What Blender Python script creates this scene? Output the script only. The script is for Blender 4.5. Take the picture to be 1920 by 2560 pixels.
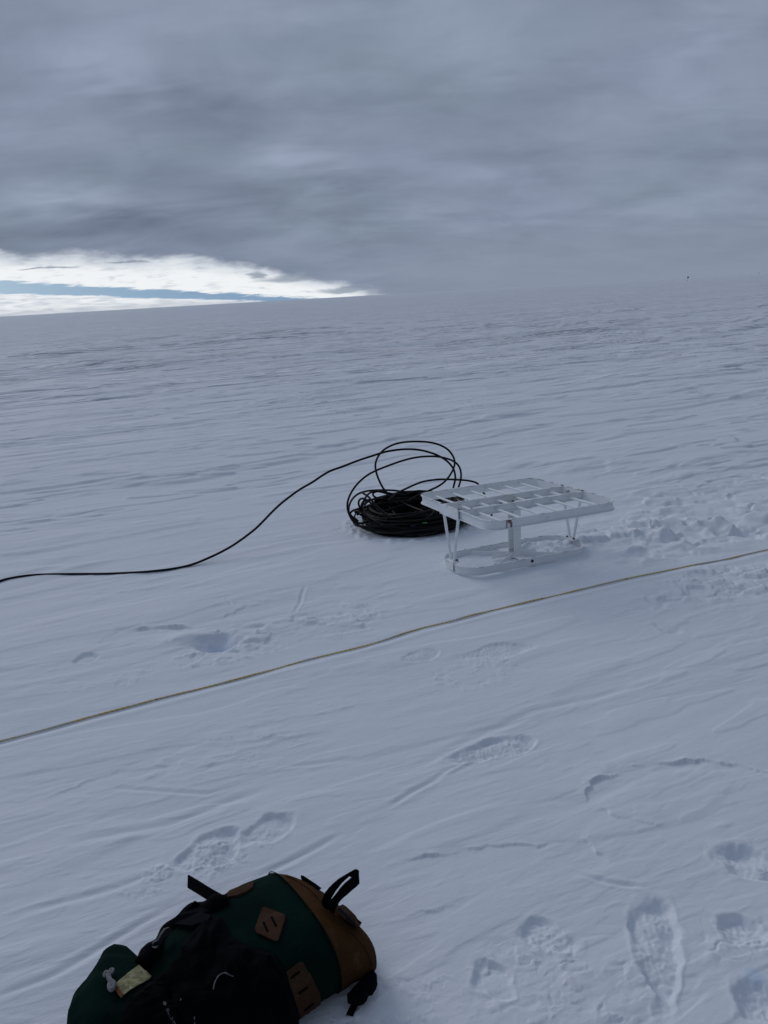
import bpy, bmesh, math, random
import numpy as np
from mathutils import Vector, Matrix
from mathutils.bvhtree import BVHTree

for o in list(bpy.data.objects):
    bpy.data.objects.remove(o)
S = bpy.context.scene
COL = S.collection
random.seed(7)
RNG = np.random.RandomState(11)

# ------------------------------------------------------------------ camera
F = 1923.0                      # focal length in photo pixels (1920 x 2560)
EYE = 1.55
ROLL = math.radians(3.28)
PITCH = math.radians(15.77)
cam_d = bpy.data.cameras.new('camera')
cam = bpy.data.objects.new('camera', cam_d)
COL.objects.link(cam)
S.camera = cam
cam_d.sensor_fit = 'VERTICAL'
cam_d.sensor_height = 24.0
cam_d.lens = 24.0 * F / 2560.0
cam_d.clip_start = 0.05
cam_d.clip_end = 20000
RM = Matrix.Rotation(math.pi / 2 - PITCH, 3, 'X') @ Matrix.Rotation(-ROLL, 3, 'Z')
cam.matrix_world = Matrix.Translation((0, 0, EYE)) @ RM.to_4x4()
S.render.resolution_x = 768
S.render.resolution_y = 1024

# ------------------------------------------------------------------ world
S.view_settings.view_transform = 'Standard'
S.view_settings.look = 'None'
S.view_settings.gamma = 1
S.view_settings.use_curve_mapping = False
S.view_settings.exposure = -1.0

SUN_AZ = math.radians(-38)      # from straight ahead (+Y), negative = left
SUN_EL = math.radians(30)
W = bpy.data.worlds.new("World")
S.world = W
W.use_nodes = True


class NT:
    """tiny helper for writing node trees"""
    def __init__(s, tree):
        s.t = tree
        s.t.nodes.clear()

    def n(s, kind, **kw):
        nd = s.t.nodes.new(kind)
        for k, v in kw.items():
            if k.startswith('i_'):
                nd.inputs[k[2:].replace('_', ' ')].default_value = v
            else:
                setattr(nd, k, v)
        return nd

    def l(s, a, b):
        s.t.links.new(a, b)

    def math(s, op, a, b=None, c=None, clamp=False):
        nd = s.t.nodes.new('ShaderNodeMath')
        nd.operation = op
        nd.use_clamp = clamp
        for i, v in enumerate((a, b, c)):
            if v is None:
                continue
            if isinstance(v, (int, float)):
                nd.inputs[i].default_value = v
            else:
                s.l(v, nd.inputs[i])
        return nd.outputs[0]

    def maprange(s, v, a, b, c=0.0, d=1.0, smooth=True):
        nd = s.t.nodes.new('ShaderNodeMapRange')
        nd.interpolation_type = 'SMOOTHSTEP' if smooth else 'LINEAR'
        for i, x in enumerate((v, a, b, c, d)):
            if isinstance(x, (int, float)):
                nd.inputs[i].default_value = x
            else:
                s.l(x, nd.inputs[i])
        return nd.outputs[0]

    def mix(s, f, a, b, blend='MIX'):
        nd = s.t.nodes.new('ShaderNodeMix')
        nd.data_type = 'RGBA'
        nd.blend_type = blend
        for i, v in ((0, f), (6, a), (7, b)):
            if isinstance(v, (int, float)):
                nd.inputs[i].default_value = v
            elif isinstance(v, (tuple, list)):
                nd.inputs[i].default_value = tuple(v) + (1,) if len(v) == 3 else v
            else:
                s.l(v, nd.inputs[i])
        return nd.outputs[2]

    def noise(s, vec, scale, detail=4, rough=0.5, dist=0.0, dims='3D'):
        nd = s.t.nodes.new('ShaderNodeTexNoise')
        nd.noise_dimensions = dims
        nd.inputs['Scale'].default_value = scale
        nd.inputs['Detail'].default_value = detail
        nd.inputs['Roughness'].default_value = rough
        nd.inputs['Distortion'].default_value = dist
        s.l(vec, nd.inputs['Vector'])
        return nd.outputs[0]

    def mapping(s, vec, loc=(0, 0, 0), rot=(0, 0, 0), scale=(1, 1, 1)):
        nd = s.t.nodes.new('ShaderNodeMapping')
        nd.inputs[1].default_value = loc
        nd.inputs[2].default_value = rot
        nd.inputs[3].default_value = scale
        s.l(vec, nd.inputs[0])
        return nd.outputs[0]


BACK, GLOW = .66, .45
BLOBS = [  # azimuth, elevation, widths, gain, warp  (degrees)
    (-16.2, 14.8, 4.2, 1.5, .42, 4), (-13, 17.8, 7, 1.6, .20, 6), (-4.1, 9.2, 3.6, .8, .34, 3), (9.9, 14.9, 5.5, 1.8, .16, 6),
    (-18.5, 7.0, 4.5, .6, .26, 3), (22, 10.8, 3.5, 1.0, .14, 4), (3.7, 5.6, 4.5, .5, .16, 3), (24.2, 15.2, 4, 1.3, .24, 4),
    (-1, 18.2, 5, 1.0, .16, 5), (-10, 10.0, 5, .8, .08, 4),
    (-17, 5.4, 9, .9, -.28, 2), (-1, 7.1, 6, .5, -.12, 3), (-9.5, 11.6, 7, 1.6, -.16, 5), (-21, 9.6, 7, 1.0, -.14, 4),
    (-9, 4.4, 6, .6, -.12, 2), (18, 13, 6, 1.2, -.06, 4),
]


def build_world():
    w = NT(W.node_tree)
    out = w.n('ShaderNodeOutputWorld')
    bg_sky = w.n('ShaderNodeBackground')
    bg_cl = w.n('ShaderNodeBackground')
    mixs = w.n('ShaderNodeMixShader')
    sky = w.n('ShaderNodeTexSky', sky_type='NISHITA', sun_disc=False)
    sky.sun_elevation = SUN_EL
    sky.sun_rotation = SUN_AZ
    sky.altitude = 1500
    sky.ozone_density = 1.0
    w.l(w.mix(1.0, sky.outputs[0], (.92, 1.16, 1.14), 'MULTIPLY'), bg_sky.inputs[0])
    bg_sky.inputs[1].default_value = 0.15
    tc = w.n('ShaderNodeTexCoord')
    g = tc.outputs['Generated']
    up = w.n('ShaderNodeVectorMath', operation='ADD')
    w.l(g, up.inputs[0])
    up.inputs[1].default_value = (0, 0, .50)      # the clear air above the haze layer
    nrm = w.n('ShaderNodeVectorMath', operation='NORMALIZE')
    w.l(up.outputs[0], nrm.inputs[0])
    w.l(nrm.outputs[0], sky.inputs['Vector'])
    sep = w.n('ShaderNodeSeparateXYZ')
    w.l(g, sep.inputs[0])
    X, Y, Z = sep.outputs
    # elevation and azimuth in degrees
    el = w.math('MULTIPLY', w.math('ARCSINE', Z), 57.2958)
    az = w.math('MULTIPLY', w.math('ARCTAN2', X, Y), 57.2958)
    # cloud deck: a flat layer overhead, seen in perspective
    zz = w.math('ADD', w.math('MAXIMUM', Z, 0.0), 0.27)
    comb = w.n('ShaderNodeCombineXYZ')
    w.l(w.math('DIVIDE', X, zz), comb.inputs[0])
    w.l(w.math('DIVIDE', Y, zz), comb.inputs[1])
    deck = comb.outputs[0]
    n1 = w.noise(w.mapping(deck, loc=(3.1, 1.7, 0), rot=(0, 0, .25), scale=(.9, 1.1, 1)), 2.0, 4, .5, .5)
    n2 = w.noise(w.mapping(deck, loc=(7.3, 4.2, 0), rot=(0, 0, .1), scale=(1.0, 1.5, 1)), 3.6, 5, .55, .5)
    n3 = w.noise(w.mapping(deck, loc=(1.3, 9.2, 0), rot=(0, 0, -.05), scale=(.8, 2.0, 1)), 6.0, 3, .5, .3)
    nn = w.math('ADD', w.math('MULTIPLY', n1, .56), w.math('ADD', w.math('MULTIPLY', n2, .34), w.math('MULTIPLY', n3, .10)))
    t = w.maprange(nn, .37, .63, 0, 1, smooth=False)

    # thin bright patches of the deck
    def blob(a, e, ra, re_, gain, warp):
        da = w.math('DIVIDE', w.math('SUBTRACT', w.math('ADD', az, w.math('MULTIPLY', w.math('SUBTRACT', n2, .5), warp)), a), ra)
        de = w.math('DIVIDE', w.math('SUBTRACT', w.math('ADD', el, w.math('MULTIPLY', w.math('SUBTRACT', n3, .5), warp * .7)), e), re_)
        r2 = w.math('ADD', w.math('MULTIPLY', da, da), w.math('MULTIPLY', de, de))
        return w.math('MULTIPLY', w.math('EXPONENT', w.math('MULTIPLY', r2, -1.0)), gain)
    b = None
    for (a, e, ra, re_, gn, wp) in BLOBS:
        q = blob(a, e, ra, re_, gn, wp)
        b = q if b is None else w.math('ADD', b, q)
    tt = w.math('ADD', w.math('MULTIPLY', t, .42), b)
    tt = w.math('ADD', tt, .21, clamp=True)
    dk = w.mix(tt, (.275, .355, .475), (.68, .805, 1.04))
    hue = w.noise(w.mapping(deck, loc=(11, 2, 0)), 1.7, 3, .5)
    dk = w.mix(w.maprange(hue, .35, .65), dk, w.mix(1.0, dk, (1.03, .99, 1.03), 'MULTIPLY'))
    # lower right of the deck fades to an even blue grey near the horizon
    lowm = w.math('MULTIPLY', w.maprange(el, 5.0, 0.0), w.maprange(az, -6.0, 8.0))
    dk = w.mix(w.math('MULTIPLY', lowm, .8), dk, (.49, .575, .745))
    # unseen deck dimmed behind the viewer for contrast, brightened towards the sun
    sd = (math.sin(SUN_AZ), math.cos(SUN_AZ))
    tow = w.math('ADD', w.math('MULTIPLY', X, sd[0]), w.math('MULTIPLY', Y, sd[1]))
    thick = w.maprange(tow, -.6, .55, BACK, 1.0)
    glow = w.math('MULTIPLY', w.maprange(tow, .2, .95), w.maprange(el, 18.0, 45.0))
    gain = w.math('ADD', thick, w.math('MULTIPLY', glow, GLOW))
    vm = w.n('ShaderNodeVectorMath', operation='SCALE')
    w.l(dk, vm.inputs[0])
    w.l(gain, vm.inputs['Scale'])
    dk = vm.outputs[0]
    # ---- clearing low in the sky on the left
    low = w.n('ShaderNodeCombineXYZ')
    w.l(w.math('MULTIPLY', az, .30), low.inputs[0])
    w.l(w.math('MULTIPLY', el, 1.0), low.inputs[1])
    lv = low.outputs[0]
    m1 = w.noise(lv, 1.1, 6, .55, .2)
    m2 = w.noise(w.mapping(lv, loc=(5, 5, 0), scale=(1.0, 1.8, 1)), 2.0, 6, .6, .4)
    m3 = w.noise(w.mapping(lv, loc=(2, 8, 0), scale=(.75, 2.2, 1)), 2.2, 6, .6, .5)
    e0 = w.maprange(az, -26.0, -11.0, 4.0, 2.95, smooth=False)
    edge = w.math('ADD', e0, w.maprange(az, -11.0, -7.5, 0.0, -.75, smooth=False))
    edge = w.math('ADD', edge, w.maprange(az, -7.5, 1.0, 0.0, -2.05, smooth=False))
    edge = w.math('ADD', edge, w.math('MULTIPLY', w.math('SUBTRACT', m1, .5), 1.9))
    gap = w.math('SUBTRACT', edge, el)
    opening = w.maprange(gap, -.35, .35)
    opening = w.math('MULTIPLY', opening, w.maprange(w.math('ADD', az, w.math('MULTIPLY', w.math('SUBTRACT', m2, .5), 5.0)), -1.0, 1.6, 1, 0))
    # far left the deck closes again
    opening = w.math('MULTIPLY', opening, w.maprange(az, -75.0, -50.0))
    # grey cloud scraps drifting in the right part of the opening
    scr = w.math('MULTIPLY', w.maprange(m2, .45, .54), w.maprange(az, -12.5, -8.5))
    scr = w.math('MULTIPLY', scr, w.maprange(gap, 1.3, .5))
    wh = w.mix(w.maprange(m2, .26, .48), (1.22, 1.33, 1.46), (1.74, 1.80, 1.84))
    wh = w.mix(w.math('MULTIPLY', w.maprange(gap, 1.1, .0), .6), wh, (.80, .92, 1.12))
    for (a, e, ra, re_) in ((-5.2, 1.50, 2.6, .26), (-8.0, 1.85, .6, .20), (-1.7, .50, 2.0, .20), (-16.5, 3.0, 1.3, .07), (-21.5, 2.9, 1.6, .06)):
        da = w.math('DIVIDE', w.math('SUBTRACT', w.math('ADD', az, w.math('MULTIPLY', w.math('SUBTRACT', m2, .5), 2.0)), a), ra)
        de = w.math('DIVIDE', w.math('SUBTRACT', w.math('ADD', el, w.math('MULTIPLY', w.math('SUBTRACT', m1, .5), .9)), e), re_)
        q = w.math('ADD', w.math('MULTIPLY', da, da), w.math('MULTIPLY', de, de))
        wh = w.mix(w.math('MULTIPLY', w.maprange(q, 1.9, .1), .85), wh, (.55, .65, .80))
    # low far bank under the blue strip
    bank = w.mix(w.maprange(m3, .35, .60), (1.15, 1.24, 1.38), (1.72, 1.78, 1.84))
    bank = w.mix(w.math('MULTIPLY', w.maprange(el, .7, -.2), .7), bank, (.95, 1.02, 1.14))
    az8 = w.math('ADD', az, 8.3)
    jit = w.math('SUBTRACT', m3, .5)
    sbot = w.math('ADD', w.math('ADD', w.math('MULTIPLY', az8, -.083), .05), w.math('MULTIPLY', jit, .5))
    clear = w.mix(w.maprange(w.math('SUBTRACT', el, sbot), -.10, .14), bank, wh)
    stop_ = w.math('ADD', w.math('ADD', w.math('MULTIPLY', az8, -.108), .46), w.math('MULTIPLY', jit, .8))
    inb = w.math('MULTIPLY', w.maprange(w.math('SUBTRACT', el, sbot), -.06, .08),
                 w.maprange(w.math('SUBTRACT', stop_, el), -.08, .08))
    blue = w.math('MULTIPLY', inb, opening)
    col = w.mix(opening, dk, clear)
    # small ragged puff on the edge of the clearing
    w.l(col, bg_cl.inputs[0])
    bg_cl.inputs[1].default_value = 1.0
    w.l(w.math('MULTIPLY', blue, .92), mixs.inputs[0])
    w.l(bg_cl.outputs[0], mixs.inputs[1])
    w.l(bg_sky.outputs[0], mixs.inputs[2])
    w.l(mixs.outputs[0], out.inputs[0])


build_world()
W.cycles.sampling_method = 'AUTOMATIC'

sun_d = bpy.data.lights.new('sun', 'SUN')
sun_d.energy = 1.35
sun_d.angle = math.radians(30)
sun_d.color = (1.0, .985, .965)
sun = bpy.data.objects.new('sun', sun_d)
COL.objects.link(sun)
sdir = Vector((math.sin(SUN_AZ) * math.cos(SUN_EL), math.cos(SUN_AZ) * math.cos(SUN_EL), math.sin(SUN_EL)))
sun.rotation_euler = sdir.to_track_quat('Z', 'Y').to_euler()


# ------------------------------------------------------------------ rays
CAM = Vector((0, 0, EYE))


def ray(px, py):
    return (RM @ Vector(((px - 960) / F, -(py - 1280) / F, -1))).normalized()


def at(px, py, z=0.0):
    v = ray(px, py)
    return CAM + v * ((z - EYE) / v.z)


def at_depth(px, py, Y):
    v = ray(px, py)
    return CAM + v * (Y / v.y)


# ------------------------------------------------------------------ numpy noise
PERM = RNG.permutation(4096).astype(np.int64)
GA = RNG.rand(4096) * 2 * np.pi
GX, GY = np.cos(GA), np.sin(GA)
UR = RNG.rand(4096)


def hsh(i, j, seed=0):
    return PERM[(PERM[(i + seed * 131) & 4095] + j) & 4095]


def perlin(x, y, seed=0):
    xi = np.floor(x).astype(np.int64)
    yi = np.floor(y).astype(np.int64)
    xf = x - xi
    yf = y - yi
    u = xf * xf * xf * (xf * (xf * 6 - 15) + 10)
    v = yf * yf * yf * (yf * (yf * 6 - 15) + 10)
    r = []
    for dx, dy in ((0, 0), (1, 0), (0, 1), (1, 1)):
        h = hsh(xi + dx, yi + dy, seed)
        r.append(GX[h] * (xf - dx) + GY[h] * (yf - dy))
    return (r[0] * (1 - u) + r[1] * u) * (1 - v) + (r[2] * (1 - u) + r[3] * u) * v


def fbm(x, y, seed=0, octaves=3, gain=.5):
    a = 1.0
    s = 0
    for k in range(octaves):
        s = s + a * perlin(x * 2 ** k + 17.3 * k, y * 2 ** k - 9.1 * k, seed + k)
        a *= gain
    return s


def worley(x, y, seed=0):
    """distance to edge-ish (F2-F1) and a random value of the nearest cell"""
    xi = np.floor(x).astype(np.int64)
    yi = np.floor(y).astype(np.int64)
    f1 = np.full(x.shape, 9.0)
    f2 = np.full(x.shape, 9.0)
    val = np.zeros(x.shape)
    for dx in (-1, 0, 1):
        for dy in (-1, 0, 1):
            h = hsh(xi + dx, yi + dy, seed)
            px = xi + dx + UR[h]
            py = yi + dy + UR[(h * 7 + 13) & 4095]
            d = np.hypot(x - px, y - py)
            near = d < f1
            f2 = np.where(near, f1, np.minimum(f2, d))
            val = np.where(near, UR[(h * 3 + 5) & 4095], val)
            f1 = np.where(near, d, f1)
    return f2 - f1, val, f1


def sst(a, b, x):
    t = np.clip((x - a) / (b - a), 0, 1)
    return t * t * (3 - 2 * t)


WIND = math.radians(21)
CW, SW = math.cos(WIND), math.sin(WIND)
DTH = math.radians(.055)


def gauss_patch(x, y, c, la, lb, az):
    dx, dy = x - c[0], y - c[1]
    a = dx * math.cos(az) + dy * math.sin(az)
    b = -dx * math.sin(az) + dy * math.cos(az)
    return np.exp(-(a / la) ** 2 - (b / lb) ** 2)


def seg_dist(x, y, pts):
    """signed distance to a polyline plus parameter along it"""
    best = np.full(x.shape, 1e9)
    sg = np.zeros(x.shape)
    par = np.zeros(x.shape)
    acc = 0.0
    for p, q in zip(pts[:-1], pts[1:]):
        vx, vy = q[0] - p[0], q[1] - p[1]
        L = math.hypot(vx, vy)
        t = np.clip(((x - p[0]) * vx + (y - p[1]) * vy) / (L * L), 0, 1)
        d = np.hypot(x - p[0] - t * vx, y - p[1] - t * vy)
        c = (vx * (y - p[1]) - vy * (x - p[0])) / L
        m = d < best
        best = np.where(m, d, best)
        sg = np.where(m, np.sign(c), sg)
        par = np.where(m, acc + t * L, par)
        acc += L
    return best, sg, par, acc


def g2(px, py):
    p = at(px, py, 0)
    return (p.x, p.y)


# prints: (heel px, toe px, width m, depth m, roughness)
PRINTS = [
    ((1112, 1900), (1335, 1850), .125, .032, 1.0),
    ((1668, 2525), (1628, 2238), .122, .036, .7),
    ((1990, 2190), (1800, 2130), .135, .040, .6),
    ((1930, 2360), (1795, 2300), .105, .030, 1.0),
    ((1450, 2370), (1300, 2315), .105, .022, 1.0),
    ((1280, 2500), (1200, 2410), .100, .020, .3),
    ((430, 2180), (600, 2085), .150, .030, .8),
    ((590, 2105), (740, 2040), .125, .024, .3),
    ((1130, 1650), (1335, 1615), .140, .016, 1.0),
    ((995, 1655), (1100, 1630), .110, .014, .8),
    ((1632, 1563), (1705, 1582), .085, .018, .2),
    ((175, 1655), (255, 1640), .10, .020, .6),
    ((1870, 2560), (1905, 2450), .12, .035, 1.0),
    ((1770, 1500), (1860, 1470), .11, .020, 1.0),
]
# grooves cut by ski edges, runner marks and drifted ledges
GROOVES = [
    ([(-80, 2520), (120, 2440), (300, 2340), (470, 2245)], .010, .008),
    ([(620, 2200), (740, 2145), (870, 2075)], .010, .008),
    ([(960, 2025), (1040, 1975), (1133, 1921)], .009, .009),
    ([(1060, 1960), (1180, 1905), (1310, 1868)], .007, -.006),
    ([(590, 2420), (520, 2440)], .006, .003),
    ([(1440, 2178), (1540, 2206), (1630, 2222)], .007, .009),
    ([(562, 1498), (575, 1508), (581, 1518)], .006, .010),
    ([(735, 1540), (752, 1500), (765, 1462)], .008, .010),
    ([(0, 2300), (260, 2225), (420, 2170)], .012, .007),
    ([(120, 2120), (420, 2060), (700, 1960)], .014, .008),
    ([(250, 1965), (520, 1985), (620, 1960)], .009, .006),
    ([(700, 1920), (900, 1895)], .010, .006),
    ([(1000, 1930), (1330, 1780), (1700, 1690)], .016, .007),
]
# ledges: scarps facing the viewer: (polyline px, drop m, back-slope length m)
LEDGES = [
    ([(1470, 2005), (1478, 1975), (1510, 1950), (1570, 1932)], .022, .22),
    ([(1475, 2012), (1540, 2045), (1600, 2058), (1672, 2070)], .014, .12),
    ([(1500, 1915), (1600, 1912), (1720, 1908), (1960, 1925)], .026, .25),
    ([(960, 2150), (1180, 2135), (1330, 2128), (1460, 2100)], .014, .25),
    ([(1440, 2095), (1500, 2125), (1540, 2150)], .016, .10),
    ([(228, 1612), (300, 1582), (400, 1570), (520, 1572)], .036, .16),
    ([(700, 1508), (640, 1510), (580, 1535), (530, 1552)], .018, .10),
    ([(190, 1487), (400, 1472), (560, 1462)], .012, .30),
    ([(620, 1490), (740, 1500), (840, 1497)], .012, .20),
    ([(1180, 2250), (1000, 2290)], .010, .15),
    ([(60, 2010), (300, 1930), (480, 1900)], .010, .2),
    ([(560, 1840), (760, 1795), (960, 1760)], .009, .2),
]
CHUNKS = [   # centre px, along m, across m, azimuth, cell m, height m
    ((1700, 1335), .95, .30, .30, .13, .075),
    ((1500, 1345), .45, .16, .30, .09, .040),
    ((1870, 1230), .80, .42, .30, .17, .060),
    ((1600, 1300), .35, .20, .20, .12, .045),
    ((1790, 1470), .42, .17, .40, .085, .032),
    ((1880, 1420), .40, .14, .40, .09, .045),
    ((905, 1318), .20, .09, .10, .035, .018),
    ((1215, 1320), .18, .12, .10, .05, .020),
    ((1420, 1285), .25, .12, .10, .08, .012),
    ((700, 1585), .42, .13, .25, .085, .030),
    ((830, 1540), .32, .12, .25, .07, .022),
    ((560, 1640), .26, .08, .20, .040, .016),
    ((490, 1590), .15, .06, .25, .050, .020),
    ((300, 1700), .25, .06, .30, .035, .010),
    ((520, 2150), .20, .06, .5, .022, .012),
    ((560, 1890), .25, .12, .4, .045, .007),
    ((1330, 2420), .13, .09, .4, .040, .012),
    ((1560, 2480), .10, .08, .4, .05, .009),
    ((1860, 2330), .12, .06, .4, .05, .014),
    ((1180, 1690), .20, .10, .4, .026, .008),
    ((1340, 2560), .3, .07, .3, .045, .007),
    ((985, 2560), .14, .12, .3, .028, .010),
]
ROPE_PX = [(-500, 1984), (-200, 1907), (0, 1854), (156, 1813), (260, 1785), (382, 1754), (492, 1727), (637, 1688), (752, 1656), (868, 1626), (960, 1601),
           (1035, 1577), (1110, 1557), (1191, 1536), (1284, 1514), (1365, 1495), (1452, 1475), (1568, 1446), (1712, 1418), (1816, 1398), (1920, 1373), (2200, 1314), (2700, 1215)]
ROPE_XY = [g2(*p) for p in ROPE_PX]
TABLE_C = (.760, .344 + 4.0)
TABLE_AZ = .38779


def height(x, y):
    x = np.asarray(x, float)
    y = np.asarray(y, float)
    d = np.hypot(x, y)
    s = x * CW + y * SW
    t = -x * SW + y * CW
    dr = d * d / EYE * np.where(d > 6, DTH * .46, DTH) + .002

    def lod(lam):
        return sst(2.0, 5.0, lam / dr)
    # warp so streaks wander
    wt = t + .25 * perlin(s / 3.1, t / 2.3, 3)
    h = np.zeros(x.shape)
    calm = sst(2.0, 9.0, d)            # near the gear the snow lies flatter
    h += .16 * perlin(s / 26, t / 13, 1) * sst(12, 40, d)
    h += (.010 + .055 * calm) * perlin(s / 7.0, wt / 2.6, 2) * lod(2.6)
    # wind-cut sastrugi: steps where the noise crosses a level
    n = perlin(s / 4.2, wt / 1.05, 5) + .35 * perlin(s / 1.3, wt / .33, 6)
    hb = h.copy()
    amp = (.006 + .045 * calm)
    h += .62 * amp * sst(.02, .14, n) * lod(1.0) * (.6 + .8 * sst(-.3, .4, perlin(s / 9, t / 6, 7)))
    n = perlin(s / 2.0, wt / .42, 8) + .4 * perlin(s / .6, wt / .15, 9)
    h += (.0065 + .011 * calm) * sst(.10, .20, n) * lod(.42)
    n = perlin(s / 1.5, wt / .27, 23) + .45 * perlin(s / .45, wt / .10, 24)
    h += (.002 + .016 * calm) * sst(.18, .26, n) * lod(.25) * (.12 + sst(-.1, .25, perlin(s / 5, t / 2.0, 25)))
    n = perlin(s / .8, wt / .16, 26) + .45 * perlin(s / .25, wt / .06, 27)
    h += (.001 + .008 * calm) * sst(.18, .26, n) * lod(.16) * (.10 + sst(-.1, .25, perlin(s / 3, t / 1.3, 28)))
    h += .0060 * perlin(s / .95, wt / .26, 10) * lod(.3)
    pm = sst(-.25, .35, perlin(s / 1.7, t / .8, 12))
    pm2 = sst(-.2, .4, perlin(s / 1.1, t / .55, 18))
    h += .0050 * perlin(s / .34, wt / .085, 13) * lod(.09) * (.35 + pm)
    n = perlin(s / .5, wt / .10, 14) + .4 * perlin(s / .16, wt / .045, 15)
    h += .0042 * sst(.12, .22, n) * lod(.10) * (.3 + pm)
    n = perlin(s / .22, wt / .05, 19) + .5 * perlin(s / .08, wt / .022, 22)
    h += .0024 * sst(.10, .22, n) * lod(.05) * (.15 + pm2)
    h += .0019 * perlin(s / .10, t / .030, 16) * lod(.034) * (.2 + pm2)
    h += .0009 * perlin(s / .035, t / .016, 17) * lod(.02) * (.3 + pm)
    h += .0022 * perlin(x / .055, y / .045, 29) * lod(.05) * sst(.0, .35, perlin(s / .7, t / .4, 45))
    h += .0011 * perlin(x / .022, y / .019, 46) * lod(.022) * sst(-.05, .3, perlin(s / .5, t / .3, 47))
    # far-off bigger drifts
    fm = sst(9, 28, d)
    n = perlin(s / 13, wt / 2.6, 20) + .4 * perlin(s / 4, wt / .9, 21)
    h += .13 * fm * sst(.10, .26, n) * lod(2.2)
    h = hb + (h - hb) * (.48 + .30 * calm)
    # ------ stamped marks, only near the viewer
    near = d < 9.5
    if near.any():
        xn, yn = x[near], y[near]
        hn = h[near].copy()
        jx = xn + .020 * perlin(xn / .07, yn / .07, 30) + .005 * perlin(xn / .018, yn / .018, 31)
        jy = yn + .020 * perlin(xn / .07, yn / .07, 32) + .005 * perlin(xn / .018, yn / .018, 33)
        lx = xn + .05 * perlin(xn / .22, yn / .22, 34)
        ly = yn + .05 * perlin(xn / .22, yn / .22, 35)
        # gear platform: keep the ground level under table, coil, pack
        for c, r in ((TABLE_C, .62), ((.2, 5.18), .50), ((-.42, 1.42), .42)):
            k = np.exp(-(((xn - c[0]) ** 2 + (yn - c[1]) ** 2) / (r * r)) ** 2)
            hn *= 1 - .75 * k
        # ledges
        for pts, drop, back in LEDGES:
            P = [g2(*q) for q in pts]
            dd, sg, par, tot = seg_dist(lx, ly, P)
            P0, P1 = P[0], P[-1]
            left = 1.0 if (P1[0] - P0[0]) > 0 else -1.0
            sd = dd * sg * left           # positive = away from the viewer
            ends = sst(0, tot * .22, par) * sst(0, tot * .22, tot - par)
            sd = sd + .016 * perlin(xn / .045, yn / .045, 38) + .006 * perlin(xn / .014, yn / .014, 39)
            prof = sst(-.003, .009, sd) * np.exp(-np.clip(sd, 0, None) / back)
            drop = drop * .32
            md = np.clip(.55 + 1.5 * perlin(lx / .11, ly / .11, 36) + .7 * perlin(lx / .04, ly / .04, 37), .08, 1.4)
            kk = np.exp(-(np.clip(sd, 0, None) / .03) ** 2)
            md = md * kk + .6 * (1 - kk)
            drop = drop * md
            hn += drop * prof * ends - .35 * drop * np.exp(-(np.clip(-sd, 0, None) / .06) ** 2) * (sd < 0.004) * ends
        # prints
        for (hx, hy), (tx, ty), wd, dep, rough in PRINTS:
            dep *= .47
            a, b = g2(hx, hy), g2(tx, ty)
            L = math.hypot(b[0] - a[0], b[1] - a[1])
            ux, uy = (b[0] - a[0]) / L, (b[1] - a[1]) / L
            cx, cy = (a[0] + b[0]) / 2, (a[1] + b[1]) / 2
            u = ((jx - cx) * ux + (jy - cy) * uy) / (L / 2)
            v = (-(jx - cx) * uy + (jy - cy) * ux) / (wd / 2)
            waist = .80 + .22 * np.cos((u - .35) * 2.6)
            e = (np.abs(u) ** 2.6 + np.abs(v / waist) ** 2.4) ** (1 / 2.5) * (1 + .35 * perlin(xn / .10 + hx, yn / .10, 44))
            m = e < 2.2
            if not m.any():
                continue
            em = e[m]
            inside = 1 - sst(.72, 1.05, em)
            f2, val, f1 = worley(jx[m] / .030, jy[m] / .024, 40)
            fill = np.clip(.85 + 1.3 * perlin(xn[m] / .09 + 5 * hx, yn[m] / .09, 43), .25, 1.25)
            floor = -dep * fill * (1 + .25 * u[m]) + rough * dep * .42 * (val - .35) * sst(0, .45, f2) + rough * .004 * perlin(xn[m] / .012, yn[m] / .012, 41)
            rim = .16 * dep * np.exp(-((em - 1.12) / .12) ** 2) * (.5 + perlin(xn[m] / .05, yn[m] / .05, 42))
            hn[m] += inside * floor + rim
        # grooves
        for pts, wdt, dep in GROOVES:
            dep *= .5
            P = [g2(*q) for q in pts]
            dd, sg, par, tot = seg_dist(xn + .25 * (lx - xn), yn + .25 * (ly - yn), P)
            ends = sst(0, tot * .25, par) * sst(0, tot * .25, tot - par)
            hn -= dep * np.exp(-(dd / wdt) ** 2) * ends
            hn += .35 * dep * np.exp(-((dd - 2.2 * wdt) / wdt) ** 2) * ends
        # broken, trampled snow
        for c, la, lb, az_, cell, hh in CHUNKS:
            c = g2(*c)
            m0 = gauss_patch(xn, yn, c, la, lb, az_)
            m = m0 > .03
            if not m.any():
                continue
            qx = xn[m] + cell * .55 * perlin(xn[m] / (cell * 1.1), yn[m] / (cell * 1.1), 54) + .25 * cell * perlin(xn[m] / (cell * .4), yn[m] / (cell * .4), 56)
            qy = yn[m] + cell * .55 * perlin(xn[m] / (cell * 1.1), yn[m] / (cell * 1.1), 55) + .25 * cell * perlin(xn[m] / (cell * .4), yn[m] / (cell * .4), 57)
            f2, val, f1 = worley(qx / (cell * 1.5), qy / cell, 50)
            f2b, valb, f1b = worley(qx / (cell * .5), qy / (cell * .4), 51)
            pat = sst(-.22, .12, perlin(xn[m] / (cell * 3.4), yn[m] / (cell * 2.6), 53))
            tilt = perlin(qx / (cell * .9), qy / (cell * .9), 58)
            bump = 1.15 * (val - .45 + .6 * tilt) * sst(0, .30, f2) + .22 * (valb - .4) * sst(0, .45, f2b) * sst(.35, .7, val)
            msk = sst(.03, .5, m0[m]) * (.15 + .85 * pat)
            hn[m] += .60 * hh * msk * bump
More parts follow.
